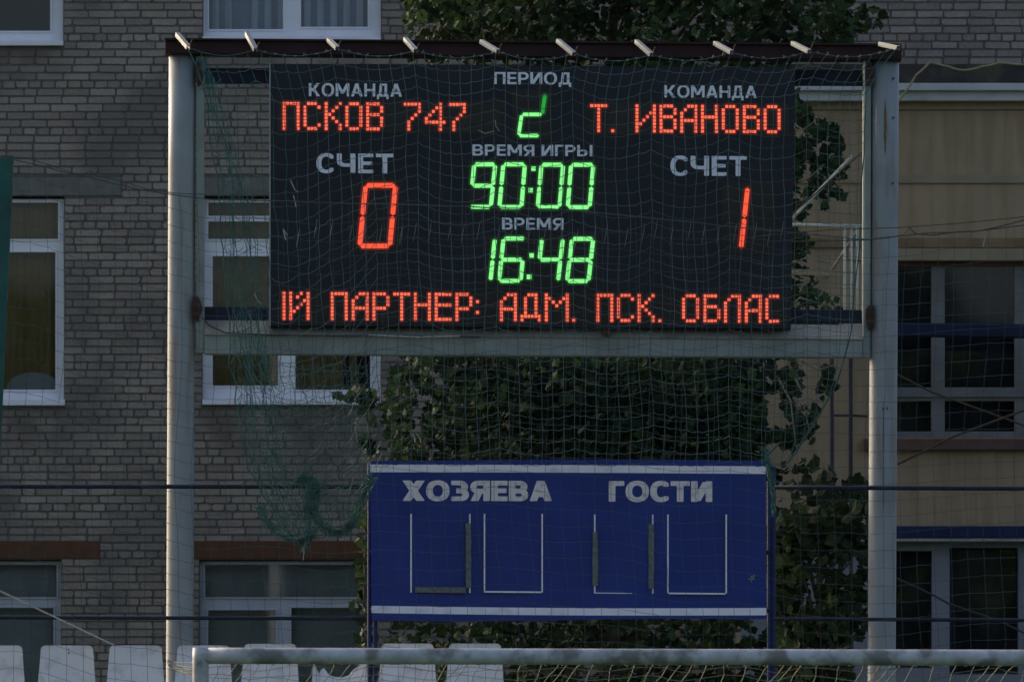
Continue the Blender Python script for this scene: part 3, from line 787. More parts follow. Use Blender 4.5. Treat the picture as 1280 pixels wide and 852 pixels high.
# dotted characters
FONT = {
 'П': ["11111"] + ["10001"] * 7,
 'С': ["01110", "10001", "10000", "10000", "10000", "10000", "10001", "01110"],
 'К': ["10001", "10010", "10100", "11000", "10100", "10010", "10001", "10001"],
 'О': ["01110"] + ["10001"] * 6 + ["01110"],
 'В': ["11110", "10001", "10001", "11110", "10001", "10001", "10001", "11110"],
 '7': ["11111", "00001", "00001", "00010", "00100", "01000", "01000", "01000"],
 '4': ["000010", "000110", "001010", "010010", "100010", "111111", "000010", "000010"],
 'Т': ["11111"] + ["00100"] * 7, '.': ["0"] * 7 + ["1"], ':': ["0", "0", "1", "0", "0", "1", "0", "0"], '|': ["1"] * 8,
 'И': ["100001", "100001", "100011", "100101", "101001", "110001", "100001", "100001"],
 'Й': ["100101", "101001", "100011", "100101", "101001", "110001", "100001", "100001"],
 'А': ["00111", "01001", "10001", "10001", "11111", "10001", "10001", "10001"],
 'Н': ["10001", "10001", "10001", "11111", "10001", "10001", "10001", "10001"],
 'Р': ["11110", "10001", "10001", "10001", "11110", "10000", "10000", "10000"],
 'Е': ["11111", "10000", "10000", "11111", "10000", "10000", "10000", "11111"],
 'Д': ["001110", "010010", "010010", "010010", "010010", "010010", "111111", "100001"],
 'М': ["1000001", "1100011", "1010101", "1001001"] + ["1000001"] * 4,
 'Б': ["11110", "10000", "10000", "11110", "10001", "10001", "10001", "11110"],
 'Л': ["00111", "01001"] + ["10001"] * 6,
 'c': ["0111", "1000", "1000", "1000", "1000", "1000", "1000", "0111"],
}
dr = random.Random(8)
def ledchar(ch, x0, y0):
    mb = MB(); pit, pv = 4.36, 4.46
    for r_, rowt in enumerate(FONT[ch]):
        for c_, b in enumerate(rowt):
            if b != '1': continue
            x = x0 + c_ * pit; y = y0 + r_ * pv + c_ * pit * SL
            def oct_(R_, Y, cut):
                k = R_ * cut
                return [P(x + a, y + b_, Y) for a, b_ in ((-k, -R_), (k, -R_), (R_, -k), (R_, k), (k, R_), (-k, R_), (-R_, k), (-R_, -k))]
            lay = ((c_ % 3) + 3 * (r_ % 3)) * .0004
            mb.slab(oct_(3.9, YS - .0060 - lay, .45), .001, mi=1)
            mb.slab(oct_(1.84 * dr.uniform(.95, 1.03), YS - .0125, .75), .002, mi=0)
    mb.build('led_character', [M['red'], M['redhalo']], eb)
def line(seq, y0, xref):
    for ch, x in seq: ledchar(ch, x, y0 + (x - xref) * SL)
line([('П', 355.2), ('С', 381.3), ('К', 407.7), ('О', 433.6), ('В', 459.6), ('7', 506.6), ('4', 533.0), ('7', 562.9)], 129.4, 355)
line([('Т', 739.6), ('.', 765.9), ('И', 796.2), ('В', 826.3), ('А', 852.2), ('Н', 878.1), ('О', 904.1), ('В', 930.4), ('О', 956.4)], 132.2, 740)
line([('|', 354.9), ('Й', 363.3), ('П', 415.3), ('А', 441.5), ('Р', 467.4), ('Т', 493.4), ('Н', 519.3), ('Е', 545.2), ('Р', 571.1), (':', 596.8),
      ('А', 626.8), ('Д', 652.5), ('М', 682.9), ('.', 717.2), ('П', 747.3), ('С', 773.1), ('К', 798.9), ('.', 824.8), ('О', 854.5), ('Б', 881.1), ('Л', 906.9), ('А', 932.9), ('c', 958.6)], 366.5, 355)
# seven segment digits; six centreline corners
def seg_poly(a, b, hw, gap, teeth=0):
    ax, ay = a; bx, by = b; L_ = math.hypot(bx - ax, by - ay); ux, uy = (bx - ax) / L_, (by - ay) / L_; nx, ny = -uy, ux
    pt = lambda s_, t: (ax + ux * s_ + nx * t, ay + uy * s_ + ny * t)
    up, dn = [], []
    s0, s1 = gap + hw * .75, L_ - gap - hw * .75
    n = max(1, int((s1 - s0) / 2.3)) if teeth else 1
    for i in range(n + 1):
        s_ = s0 + (s1 - s0) * i / n
        up.append(pt(s_, -hw)); dn.append(pt(s_, hw))
        if teeth and i < n:
            m_ = s_ + (s1 - s0) / n / 2; up.append(pt(m_, -hw + teeth)); dn.append(pt(m_, hw - teeth))
    return [pt(gap, 0)] + up + [pt(L_ - gap, 0)] + dn[::-1]
segi = [0]
def digit(segs, TL, TR, ML, MR, BL, BR_, hw, core, halo, teeth=0, dim=()):
    E_ = {'a': (TL, TR), 'b': (TR, MR), 'c': (MR, BR_), 'd': (BL, BR_), 'e': (ML, BL), 'f': (TL, ML), 'g': (ML, MR)}
    root = None
    for k, s_ in enumerate(segs):
        a, b = E_[s_]; mb = MB()
        lay = k * .0005
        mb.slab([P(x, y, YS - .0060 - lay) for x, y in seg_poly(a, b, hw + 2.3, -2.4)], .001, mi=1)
        mb.slab([P(x, y, YS - .0125) for x, y in seg_poly(a, b, hw, .45, teeth)], .002, mi=0)
        cm = M[core] if s_ not in dim else M['dimgreen']
        o = mb.build('led_digit' if root is None else 'led_segment', [cm, M[halo]], eb if root is None else root)
        if root is None: root = o
    return root
def dg(segs, tl, tr, bl, br, yt, yb, hw, core, halo, teeth=0, ym=None, dim=()):
    ym = ym or (yt + yb) / 2; t = (ym - yt) / (yb - yt)
    return digit(segs, (tl, yt), (tr, yt), (tl + (bl - tl) * t, ym), (tr + (br - tr) * t, ym), (bl, yb), (br, yb), hw, core, halo, teeth, dim)
dg('abcdef', 457, 494.3, 449.6, 487.2, 231.8, 307.4, 3.3, 'bigred', 'redhalo', .55)['label'] = 'large red score figure 0'
dg('bc', 900, 934.6, 892, 926.2, 234.2, 310.4, 3.2, 'bigred', 'redhalo', .55)['label'] = 'large red score figure 1'
dg('bged', 656, 681.3, 648.2, 674.2, 118, 169.6, 2.25, 'green', 'greenhalo', 0, 143.2, dim='b')['label'] = 'green period figure 2'
dg('abfgcd', 592.8, 619.1, 587.5, 613.5, 205.5, 258.6, 2.6, 'green', 'greenhalo', 0, 232.2)
dg('abcdef', 629.2, 656.1, 624.2, 651.8, 205.5, 258.8, 2.6, 'green', 'greenhalo', 0, 232.2)
dg('abcdef', 676.8, 704, 672.1, 699.4, 206, 259, 2.6, 'green', 'greenhalo', 0, 232.6)
dg('abcdef', 713.8, 741.7, 709.7, 737, 206, 259, 2.6, 'green', 'greenhalo', 0, 232.8)
dg('bc', 595, 618.6, 590, 613.1, 298, 350.8, 2.6, 'green', 'greenhalo', 0, 324.3)
dg('afgedc', 629.4, 656, 623.8, 650.8, 298.1, 351, 2.6, 'green', 'greenhalo', 0, 324.5)
dg('fgbc', 677.3, 703.5, 671.5, 697.6, 298.3, 351, 2.6, 'green', 'greenhalo', 0, 324.6)
dg('abcdefg', 715, 741.5, 708.8, 735.6, 298.5, 351.3, 2.6, 'green', 'greenhalo', 0, 324.7)
for (x, y, hs) in ((666.8, 210.9, 2.7), (663.3, 237.8, 2.7), (664.4, 319.4, 2.9), (661.3, 346, 2.9)):
    mb = MB(); mb.slab(rect(x - hs - 2, y - hs - 2, x + hs + 2, y + hs + 2, YS - .006), .001, mi=1)
    mb.slab(rect(x - hs, y - hs, x + hs, y + hs, YS - .0125), .002, mi=0); mb.build('led_colon_dot', [M['green'], M['greenhalo']], eb)
# printed words
def _rect(x0, y0, x1, y1): return lambda x, y: min(x - x0, x1 - x, y - y0, y1 - y)
def _par(x0, y0, x1, y1, hw):                       # slanted bar with level cuts
    if y1 < y0: x0, y0, x1, y1 = x1, y1, x0, y0
    sl_ = (x1 - x0) / (y1 - y0); n_ = math.hypot(1, sl_)
    return lambda x, y: min(y - y0, y1 - y, (x - x0 - sl_ * (y - y0)) / n_, (x0 + hw + sl_ * (y - y0) - x) / n_)
def _ell(cx, cy, rx, ry, e=2.3): return lambda x, y: (1 - (abs((x - cx) / rx) ** e + abs((y - cy) / ry) ** e) ** (1 / e)) * min(rx, ry)
def _or(*f): return lambda x, y: max(g(x, y) for g in f)
def _and(*f): return lambda x, y: min(g(x, y) for g in f)
def _not(f): return lambda x, y: -f(x, y)
def _D(x0, x1, y0, y1, xc):
    el = _ell(xc, (y0 + y1) / 2, x1 - xc, (y1 - y0) / 2, 2.1)
    return lambda x, y: min(x - x0, min(y - y0, y1 - y) if x < xc else el(x, y))
def _bowl(x0, x1, y0, y1, t, h):
    xc = x1 - (y1 - y0) * .52
    return _and(_D(x0, x1, y0, y1, xc), _not(_D(x0 - 1, x1 - t, y0 + h, y1 - h, xc)))
def glyph(c, t):
    """(advance width, inside function) of a heavy sans capital, cap height 1"""
    h = t * .86
    W = {'К': .83, 'О': .90, 'М': 1.0, 'А': .86, 'Н': .80, 'Д': .86, 'П': .80, 'Е': .63, 'Р': .72, 'И': .82, 'В': .75, 'Я': .76, 'Г': .60, 'Ы': 1.06, 'С': .74, 'Ч': .78, 'Т': .74, 'Х': .86, 'З': .70}[c]
    W *= 1 + max(0, t - .2) * .8; w = W
    stem = _rect(0, 0, t, 1); rst = _rect(w - t, 0, w, 1); top = _rect(0, 1 - h, w, 1)
    if c == 'П': f = _or(stem, rst, top)
    elif c == 'Г': f = _or(stem, top)
    elif c == 'Н': f = _or(stem, rst, _rect(0, .5 - h / 2, w, .5 + h / 2))
    elif c == 'Т': f = _or(top, _rect(w / 2 - t / 2, 0, w / 2 + t / 2, 1))
    elif c == 'Е': f = _or(stem, top, _rect(0, 0, w, h), _rect(0, .51 - h / 2, w * .94, .51 + h / 2))
    elif c == 'И': f = _or(stem, rst, _par(t * .15, .04, w - t * 1.45, .96, t * 1.3))
    elif c == 'М': f = _or(stem, rst, _and(_or(_par(w / 2 - t * .55, .22, 0, 1, t * 1.2), _par(w / 2 - t * .65, .22, w - t * 1.2, 1, t * 1.2)), _rect(0, 0, w, 1)))
    elif c == 'А': f = _or(_par(0, 0, w / 2 - t * .6, 1, t * 1.12), _par(w - t * 1.12, 0, w / 2 - t * .52, 1, t * 1.12), _rect(w * .24, .2, w * .76, .2 + h * .95))
    elif c == 'Х': f = _or(_par(0, 0, w - t * 1.3, 1, t * 1.3), _par(w - t * 1.3, 0, 0, 1, t * 1.3))
    elif c == 'К': f = _or(stem, _par(t * .75, .40, w - t * 1.45, 1, t * 1.3), _par(w - t * 1.3, 0, t * .9, .62, t * 1.3))
    elif c == 'О': f = _and(_ell(w / 2, .5, w / 2, .515), _not(_ell(w / 2, .5, w / 2 - t, .515 - h)))
    elif c == 'С': f = _and(_ell(w * .56, .5, w * .56, .515), _not(_ell(w * .56, .5, w * .56 - t, .515 - h)), _not(_rect(w * .62, .27, 9, .73)), _rect(-1, -1, w * .97, 2))
    elif c == 'Р': f = _or(stem, _bowl(t * .5, w, .36, 1, t, h))
    elif c == 'Я':
        b_ = _bowl(t * .5, w, .37, 1, t, h); l_ = _par(w - t * 1.25, 0, t * 1.1, .42, t * 1.2)
        g = _or(stem, b_, l_); f = lambda x, y: g(w - x, y)
    elif c == 'В': f = _or(stem, _bowl(t * .5, w * .95, .5 - h * .45, 1, t, h), _bowl(t * .5, w, 0, .5 + h * .45, t, h))
    elif c == 'З': f = _and(_or(_bowl(0, w * .95, .5 - h * .45, 1, t, h), _bowl(0, w, 0, .5 + h * .45, t, h)), _or(_rect(w * .3, .2, 9, .8), _rect(.02, -.1, 9, .22), _rect(.02, .78, 9, 1.1)))
    elif c == 'Ы': f = _or(stem, _bowl(t * .5, w * .68, 0, .60, t, h), rst)
    elif c == 'Ч': f = _or(rst, _rect(0, .62, t, 1), _and(_ell(w * .5, .62, w * .5, .30), _not(_ell(w * .5, .62, w * .5 - t, .30 - h)), _rect(0, 0, w * .5, .62)), _rect(w * .5, .32, w - t * .5, .32 + h))
    elif c == 'Д': f = _or(_rect(0, 0, w, h), _rect(0, -.2, t * .85, h), _rect(w - t * .85, -.2, w, h), _rect(w - t * 1.6, 0, w - t * .6, 1), _rect(w * .26, 1 - h, w - t * .6, 1), _par(t * .6, 0, w * .26, 1, t * .95))
    return W, f
def text_faces(s_, t):
    """flat faces of a word, cut out of a fine grid so that nothing overlaps"""
    V, Fc = [], []; x_off = 0; g_ = .036; sp_ = .115 if t < .22 else .05
    for ch in s_:
        if ch == ' ': x_off += .38; continue
        W, f = glyph(ch, t); nx = int((W + .06) / g_) + 2; y0 = -.26; ny = int(1.34 / g_) + 1
        xs_ = [-.03 + i * g_ for i in range(nx + 1)]; ys2 = [y0 + j * g_ for j in range(ny + 1)]
        val = [[f(x, y) + 1e-5 for y in ys2] for x in xs_]; pool = {}
        def add(x, y):
            k = (round(x, 4), round(y, 4))
            if k not in pool: pool[k] = len(V); V.append((x + x_off, y))
            return pool[k]
        for j in range(ny):
            run = None
            for i in range(nx + 1):
                full = i < nx and min(val[i][j], val[i + 1][j], val[i][j + 1], val[i + 1][j + 1]) > 0
                if full: run = i if run is None else run
                else:
                    if run is not None:
                        lo_ = [add(xs_[k], ys2[j]) for k in range(run, i + 1)]; up_ = [add(xs_[k], ys2[j + 1]) for k in range(i, run - 1, -1)]
                        Fc.append(tuple(lo_ + up_)); run = None
                    if i < nx and max(val[i][j], val[i + 1][j], val[i][j + 1], val[i + 1][j + 1]) > 0:
                        cs = [(xs_[i], ys2[j], val[i][j]), (xs_[i + 1], ys2[j], val[i + 1][j]), (xs_[i + 1], ys2[j + 1], val[i + 1][j + 1]), (xs_[i], ys2[j + 1], val[i][j + 1])]
                        po = []
                        for k in range(4):
                            a_, b_ = cs[k], cs[(k + 1) % 4]
                            if a_[2] > 0: po.append(add(a_[0], a_[1]))
                            if (a_[2] > 0) != (b_[2] > 0):
                                q = a_[2] / (a_[2] - b_[2]); po.append(add(a_[0] + (b_[0] - a_[0]) * q, a_[1] + (b_[1] - a_[1]) * q))
                        po = [p for k, p in enumerate(po) if p != po[k - 1]]
                        if len(po) > 2: Fc.append(tuple(po))
        x_off += W + sp_
    return V, Fc, x_off - sp_
def lettering(s_, x0, x1, ytop, ybase, Y, m, parent, bold, slope=SL):
    v, f_, wd = text_faces(s_, bold); xc = (x0 + x1) / 2; off = 0; sp_ = .115 if bold < .22 else .05
    for ch in s_:
        if ch == ' ': off += .38; continue
        v, f_, w_ = text_faces(ch, bold); mb = MB()
        for (x, y) in v:
            px = x0 + (x + off) / wd * (x1 - x0); py = ybase + y * (ytop - ybase) + (px - xc) * slope
            mb.v.append(P(px, py, Y))
        for q in f_: mb.face(q[::-1])
        mb.build('letter', M[m], parent, fix=False); off += w_ + sp_
YL = YS - .0035
for (s_, a, b, c, d, bo) in (('КОМАНДА', 386, 502.5, 104.5, 120.8, .19), ('ПЕРИОД', 617.5, 714, 90.5, 105.6, .19), ('КОМАНДА', 830.5, 946, 107, 122.4, .19),
                             ('СЧЕТ', 395.5, 492, 192, 216.5, .21), ('СЧЕТ', 838, 933.5, 195, 219.8, .21), ('ВРЕМЯ ИГРЫ', 590.5, 740.5, 181, 195, .19), ('ВРЕМЯ', 627.5, 704.5, 272.3, 287.2, .19)):
    lettering(s_, a, b, c, d, YL, 'letter', eb, bo)

# supply cable along the flashing
cb = rope('supply_cable', [(252, 396), (262, 407), (282, 416), (345, 418.5), (420, 419.5), (500, 419), (600, 421)], YP - .05, .006, 'wire', 'thin dark cable lying along the flashing under the left half of the scoreboard', 'cable')
rope('pale_cable', [(460, 418.5), (520, 421), (575, 420)], YP - .06, .006, 'rope', 'short pale cable end lying on the lower beam', 'cable')
# bird-nest sized clod under the board
mb = MB(); rr = random.Random(5)
for k in range(7): mb.tube([P(757 + rr.uniform(-3, 3), 411 + rr.uniform(0, 2), YP - .03), P(760 + rr.uniform(-4, 4), 418 + rr.uniform(-2, 3), YP - .04)], .010, 5)
tag(mb.build('debris_tuft', M['wrope']), 'small dark tuft of debris caught on the lower beam under the scoreboard', 'debris')

# ------------------------------------------------------------------ blue manual board
YM = 67.0
mbd = thing('manual_scoreboard', (P(710, 0, YM).x, YM + .1, 0), 'blue banner scoreboard with two headed columns and empty number slots', 'scoreboard')
def wave(px, py): return .012 * math.sin(px * .021 + 1) + .006 * math.sin(px * .05 + py * .02)
def sheet(pf, nx, ny, Y, th, name, m, parent):
    mb = MB(); 
    for i in range(nx + 1):
        for j in range(ny + 1):
            px, py = pf(i / nx, j / ny); mb.v.append(P(px, py, Y + wave(px, py)))
    k = ny + 1
    for i in range(nx):
        for j in range(ny): mb.face((i * k + j, i * k + j + 1, (i + 1) * k + j + 1, (i + 1) * k + j))
    n = len(mb.v); nf = len(mb.f)
    mb.v += [p + Vector((0, th, 0)) for p in mb.v[:n]]
    for q in range(nf): mb.face(tuple(n + i for i in reversed(mb.f[q])))
    ring = [i * k for i in range(nx + 1)] + [nx * k + j for j in range(1, ny + 1)] + [i * k + ny for i in range(nx - 1, -1, -1)] + [j for j in range(ny - 1, 0, -1)]
    for i in range(len(ring)):
        a, b = ring[i], ring[(i + 1) % len(ring)]; mb.face((a, b, n + b, n + a))
    return mb.build(name, M[m], parent, smooth=False)
topy = lambda x: 576 - 2.2 * math.sin((x - 463) / 495 * 3.14 * .9) + (x - 463) * .000
bot = lambda x: 775 + 1.2 * math.sin((x - 463) / 495 * 6) - (x - 463) * .003
lx = lambda t, v: (462.5 + 2 * v) + (957.5 + .5 * v - 462.5 - 2 * v) * t
sheet(lambda u, v: (lx(u, v), topy(lx(u, v)) * (1 - v) + bot(lx(u, v)) * v), 60, 10, YM, .012, 'banner', 'banner', mbd)
for (a, b, c, d, e) in ((580.3, 589.8, 2.2, -.5, .04), (756.4, 765.6, 2.8, 1.5, .93)):
    fy = lambda x, v, a=a, b=b, c=c, d=d: a + (b - a) * v + c * (x - 463) / 495 + d * math.sin((x - 463) / 495 * 3.14)
    sheet(lambda u, v, fy=fy, e=e: (lx(u, e), fy(lx(u, e), v)), 60, 1, YM - .004, .003, 'stripe', 'stripe', mbd)
lettering('ХОЗЯЕВА', 503, 690, 600.2, 625.6, YM - .030, 'letter2', mbd, .27, .002)
lettering('ГОСТИ', 761, 890.5, 600.8, 626.6, YM - .030, 'letter2', mbd, .27, .002)
for o in COL.objects:   # the letters follow the cloth
    if o.parent == mbd and o.name.startswith('letter'):
        for v in o.data.vertices:
            wx = v.co.x + WP[o.name].x; v.co.y += .026 + wave(640 + wx / S(YM), 610)
def vbar(x, y0, y1, w_, m, name, dy=-.016):
    MB().slab([P(x - w_ / 2, y0, YM + dy), P(x + w_ / 2, y0, YM + dy), P(x + w_ / 2, y1, YM + dy), P(x - w_ / 2, y1, YM + dy)], .022 - .0, .001).build(name, M[m], mbd)
for (x, y0, y1) in ((513.8, 641.8, 740), (587.3, 641.8, 740.5), (605.6, 641.8, 740), (677.7, 641.8, 740), (743.4, 642.6, 741), (815.9, 642.6, 741.5), (834.9, 642.6, 741), (907.8, 642.6, 741)):
    vbar(x, y0, y1, 1.9, 'chan', 'slot_rail')
for (x0, x1, y, w_) in ((606.8, 676.6, 739, 2), (836, 906.7, 741, 2), (744.6, 790, 740.5, 1)):
    MB().slab([P(x0, y - w_ / 2, YM - .016), P(x1, y - w_ / 2 + .6, YM - .016), P(x1, y + w_ / 2 + .6, YM - .016), P(x0, y + w_ / 2, YM - .016)], .02).build('slot_rail', M['chan'], mbd)
def foam(x, y0, y1, w_):
    r = random.Random(int(x)); n = 7; L_ = [(x - w_ / 2 + r.uniform(-.5, .5), y0 + (y1 - y0) * i / n) for i in range(n + 1)]; Rr = [(x + w_ / 2 + r.uniform(-.5, .5), q[1]) for q in L_]
    mb = MB()
    for i in range(n): mb.slab([P(*L_[i], YM - .034), P(*Rr[i], YM - .034), P(*Rr[i + 1], YM - .034), P(*L_[i + 1], YM - .034)], .017)
    mb.build('foam_strip', M['foam'], mbd)
foam(585.5, 653.5, 734, 6.6); foam(744.2, 664.5, 731.5, 6.4); foam(814, 654.5, 735, 6.6)
MB().slab([P(519, 733.2, YM - .034), P(582, 733.6, YM - .034), P(582, 740.6, YM - .034), P(519, 740.2, YM - .034)], .017, .002).build('foam_strip', M['foam'], mbd)
mb = MB()
for a, b in (((936, 724), (944, 719)), ((938, 719), (943, 724)), ((939, 727), (942, 718))): mb.tube([P(*a, YM - .03), P(*b, YM - .03)], .005, 4)
mb.build('paper_scrap', M['scrap'], mbd)
for x in (462, 469.5, 961.5, 967):
    h = 579 if x in (462, 961.5) else 583
    a = P(x, h, YM + .09); a2 = Vector((P(x, 800, YM + .09).x, YM + .09, 0)); MB().tube([a, a2], .019, 10).build('post', M['navy'], mbd, smooth=True)
for y in (598, 690, 762): MB().tube([P(463, y, YM + .05), P(961, y, YM + .05)], .018, 8).build('crossbar', M['navy_dark'], mbd, smooth=True)
# blue fence rails either side
YQ = 65.82
for (x0, x1, y0, y1, xs_, labels, r_) in ((-260, 459, 607.5, 608, (-240, 452), 'upper navy rail running left from the blue board, across the left post', .018),
                                         (-260, 459, 770.5, 772.5, (-236, 447), 'lower navy rail running left from the blue board, across the left post', .016),
                                         (966, 1560, 609, 611.5, (975, 1530), 'upper navy rail running right from the blue board, across the right post', .018),
                                         (966, 1560, 773, 776, (981, 1526), 'lower navy rail running right from the blue board, across the right post', .016)):
    g = thing('fence_rail', (P((x0 + x1) / 2, 0, YQ).x, YQ, 0), labels, 'rail', 'navy rails on both sides of the blue board')
    MB().tube([P(x0 + (x1 - x0) * i / 6, y0 + (y1 - y0) * i / 6, YQ) for i in range(7)], r_, 8).build('rail', M['navy_dark'], g, smooth=True)
    for x in xs_:
        if x in (452, 447, 975, 981): continue
        a = P(x, y0, YQ + .05); MB().tube([a, Vector((a.x, a.y, 0))], .02, 8).build('post', M['navy_dark'], g, smooth=True)

# ------------------------------------------------------------------ green ball net hanging from the frame
def interp(tab, t):
    for i in range(len(tab) - 1):
        if t <= tab[i + 1][0]:
            a, b = tab[i], tab[i + 1]; k = (t - a[0]) / (b[0] - a[0]) if b[0] > a[0] else 0
            return a[1] + (b[1] - a[1]) * max(0, k)
    return tab[-1][1]
XL = [(58, 234), (110, 252), (200, 268), (300, 280), (400, 288), (500, 298), (560, 308), (620, 322), (660, 345), (690, 372)]
XR = [(58, 1121), (110, 1086), (200, 1080), (330, 1072), (420, 1062), (480, 1044), (520, 1026), (560, 998), (600, 966), (700, 955)]
NU, NV = 60, 34
nr = random.Random(31)
def top_y(x):
    pts = [(t[0], t[1]) for t in TIPS]
    for i in range(len(pts) - 1):
        if pts[i][0] <= x <= pts[i + 1][0]:
            k = (x - pts[i][0]) / (pts[i + 1][0] - pts[i][0]); return pts[i][1] + (pts[i + 1][1] - pts[i][1]) * k + 4 * k * (1 - k) * 9
    return 62
def scallop(x):
    pts = [t[0] for t in TIPS]
    for i in range(len(pts) - 1):
        if pts[i] <= x <= pts[i + 1]:
            k = (x - pts[i]) / (pts[i + 1] - pts[i]); return math.sin(math.pi * k)
    return 0
def squeeze(x, lo, hi):
    """columns beyond an edge of the net crowd together along it"""
    s_ = 7.0
    def sp(d): return d if d > 20 * s_ else s_ * math.log1p(math.exp(max(-30, d / s_)))
    x = lo + sp(x - lo); return hi - sp(hi - x)
def net_pt(u, v):
    yb = 664 + 10 * math.sin(min(u / .2, 1) * 3.14) if u < .2 else (664 - (u - .2) / .05 * 86 if u < .25 else 578)
    y0 = 66 + v * (yb - 66)
    xa, xb_ = interp(XL, y0), interp(XR, y0)
    xn = 236 + u * 884; bl = min(1, v * 12); xn = xn * (1 - bl) + (254 + u * 838 + 34 * v * math.exp(-u * 4)) * bl
    x = squeeze(xn, xa, xb_) if v > .02 else xn
    x += 3 * noise.noise(Vector((u * 40, v * 2, 33))) * (math.exp(-u * 9) + math.exp(-(1 - u) * 9))
    if u < .16 and v > .85: x += (385 - x) * ((v - .85) / .15) * .35
    ty = top_y(min(max(x, TIPS[0][0]), TIPS[-1][0]))
    s_ = scallop(x * (1 - .0) if x < 1111 else 1111)
    sc_ = 9 * (.35 + .65 * min(1, v * 5)) * (1 - .35 * v)
    y = ty + v * (yb - ty) + (s_ - .5) * sc_ * min(1, v * 8) + 7 * math.sin(u * 9 + v * 3) * v * (1 - v) * 2 + noise.noise(Vector((u * 14, v * 9, 2))) * 5 * min(1, v * 6)
    # steep rows in the left fold
    y += 26 * math.exp(-u / .10) * math.sin(v * math.pi) - 22 * math.exp(-((u - .26) / .1) ** 2) * math.sin(v * 3.14) * .5
    y = max(y, ty)
    cr = min(1, max(0, v - .3) * 4) * max(0, min(1, (.30 - u) * 9))
    y += cr * 11 * noise.noise(Vector((u * 60, v * 26, 21))); x += cr * 7 * noise.noise(Vector((u * 50, v * 30, 27)))
    x += noise.noise(Vector((u * 11, v * 6, 9))) * 4.5 * min(1, v * 5)
    if u < .14: x += nr.uniform(-1, 1) * 1.6; y += nr.uniform(-2, 2)
    x += .4 * nr.uniform(-1, 1); y += .5 * nr.uniform(-1, 1)
    Y = 65.60 - .10 * math.sin(v * 3.1) + .03 * math.sin(u * 40) + .06 * noise.noise(Vector((u * 9, v * 4, 5)))
    if v > .84 and u >= .25: Y += (v - .84) / .16 * (.12)
    return x, y, Y
grid = [[net_pt(i / NU, j / NV) for j in range(NV + 1)] for i in range(NU + 1)]
G = [[P(*g) for g in c] for c in grid]
ng = thing('ball_net', P(700, 592, 65.6), 'green knotted ball net draped from the top beam in front of the scoreboard', 'net')
RT = .0028
mb = MB(); mb2 = MB()
for i in range(NU + 1):
    (mb2 if i < 9 else mb).tube(G[i], RT, 3, cap=False)
for j in range(1, NV + 1):
    pts = []
    for i in range(NU):
        a, b = G[i][j], G[i + 1][j]
        pts += [a, a.lerp(b, .5) + Vector((0, 0, -.006 - .008 * nr.random()))]
    pts.append(G[NU][j])
    mb.tube(pts, RT, 3, cap=False)
tag(mb.build('mesh_twine', M['net'], ng, fix=False), kind='stuff')
# folded extra layers hanging down the left edge
for layer in range(9):
    x_off = nr.uniform(-9, 20); ph = nr.random() * 6
    pts = []
    for j in range(60):
        t = j / 59; y = 74 + t * (600 + nr.uniform(0, 0) - 10 * (layer % 4))
        x = interp(XL, y) + 12 + x_off * min(1, t * 3) + 4.5 * math.sin(t * 19 + ph) + nr.uniform(-1.3, 1.3) + 8 * t
        pts.append(P(x, y, 65.5 + .05 * math.sin(ph + t * 9)))
    mb2.tube(pts, RT, 3, cap=False)
    for j in range(3, 58, 3):
        a = pts[j]; b = a + Vector((nr.uniform(-.09, .09), nr.uniform(-.03, .03), nr.uniform(-.07, .05)))
        m_ = a.lerp(b, .5) + Vector((0, 0, -.015)); mb2.tube([a, m_, b], RT, 3, cap=False)
tag(mb2.build('folded_edge', M['netd'], ng, fix=False), kind='stuff')
# crumpled second layer of the net between the fold and the blue board
cr_ = random.Random(12); mb = MB(); CG = []
for i in range(19):
    col_ = []
    for j in range(30):
        t = j / 29; ya_ = 330 + 125 * min(1, i / 6); y = ya_ + t * (662 - 34 * max(0, (i - 10) / 8) - ya_); x0_ = interp(XL, y) + 4
        x = x0_ + (458 - x0_) * (i / 18) ** 1.15 + cr_.uniform(-2.2, 2.2) + 6 * noise.noise(Vector((i * .5, j * .22, 3)))
        y += 9 * noise.noise(Vector((i * .45, j * .5, 8))) + cr_.uniform(-2, 2)
        col_.append(P(x, y, 65.42 + .08 * noise.noise(Vector((i * .4, j * .3, 5)))))
    CG.append(col_); mb.tube(col_, .0021, 3, cap=False)
for j in range(0, 30):
    pts = []
    for i in range(18): pts += [CG[i][j], CG[i][j].lerp(CG[i + 1][j], .5) + Vector((0, 0, -cr_.uniform(.0, .03)))]
    mb.tube(pts + [CG[18][j]], .0021, 3, cap=False)
tag(mb.build('crumpled_layer', M['netl'], ng, fix=False), kind='stuff')
# head rope with scallops and loops
hp = []
for x in range(234, 1122, 6): hp.append(P(x, top_y(min(x, 1121)) - 1 + nr.uniform(-.4, .4), 65.68))
MB().tube(hp, .004, 5).build('head_rope', M['netd'], ng)
mb = MB()
for x in range(330, 1118, 13):
    x += nr.uniform(-3, 3); y = top_y(min(x, 1121)); mb.tube([P(x, y, 65.66), P(x + nr.uniform(-2, 3), y - nr.uniform(1, 5), 65.64), P(x + 3, y - 1, 65.66)], .0035, 4)
tag(mb.build('knots', M['scrap'], ng, fix=False), kind='stuff')
# side border ropes
MB().tube([G[NU][j] + Vector((.004, -.01, 0)) for j in range(NV + 1)], .0034, 5).build('border_rope', M['netd'], ng)
MB().tube([G[0][j] + Vector((-.004, -.01, 0)) for j in range(NV + 1)], .0035, 5).build('border_rope', M['netd'], ng)
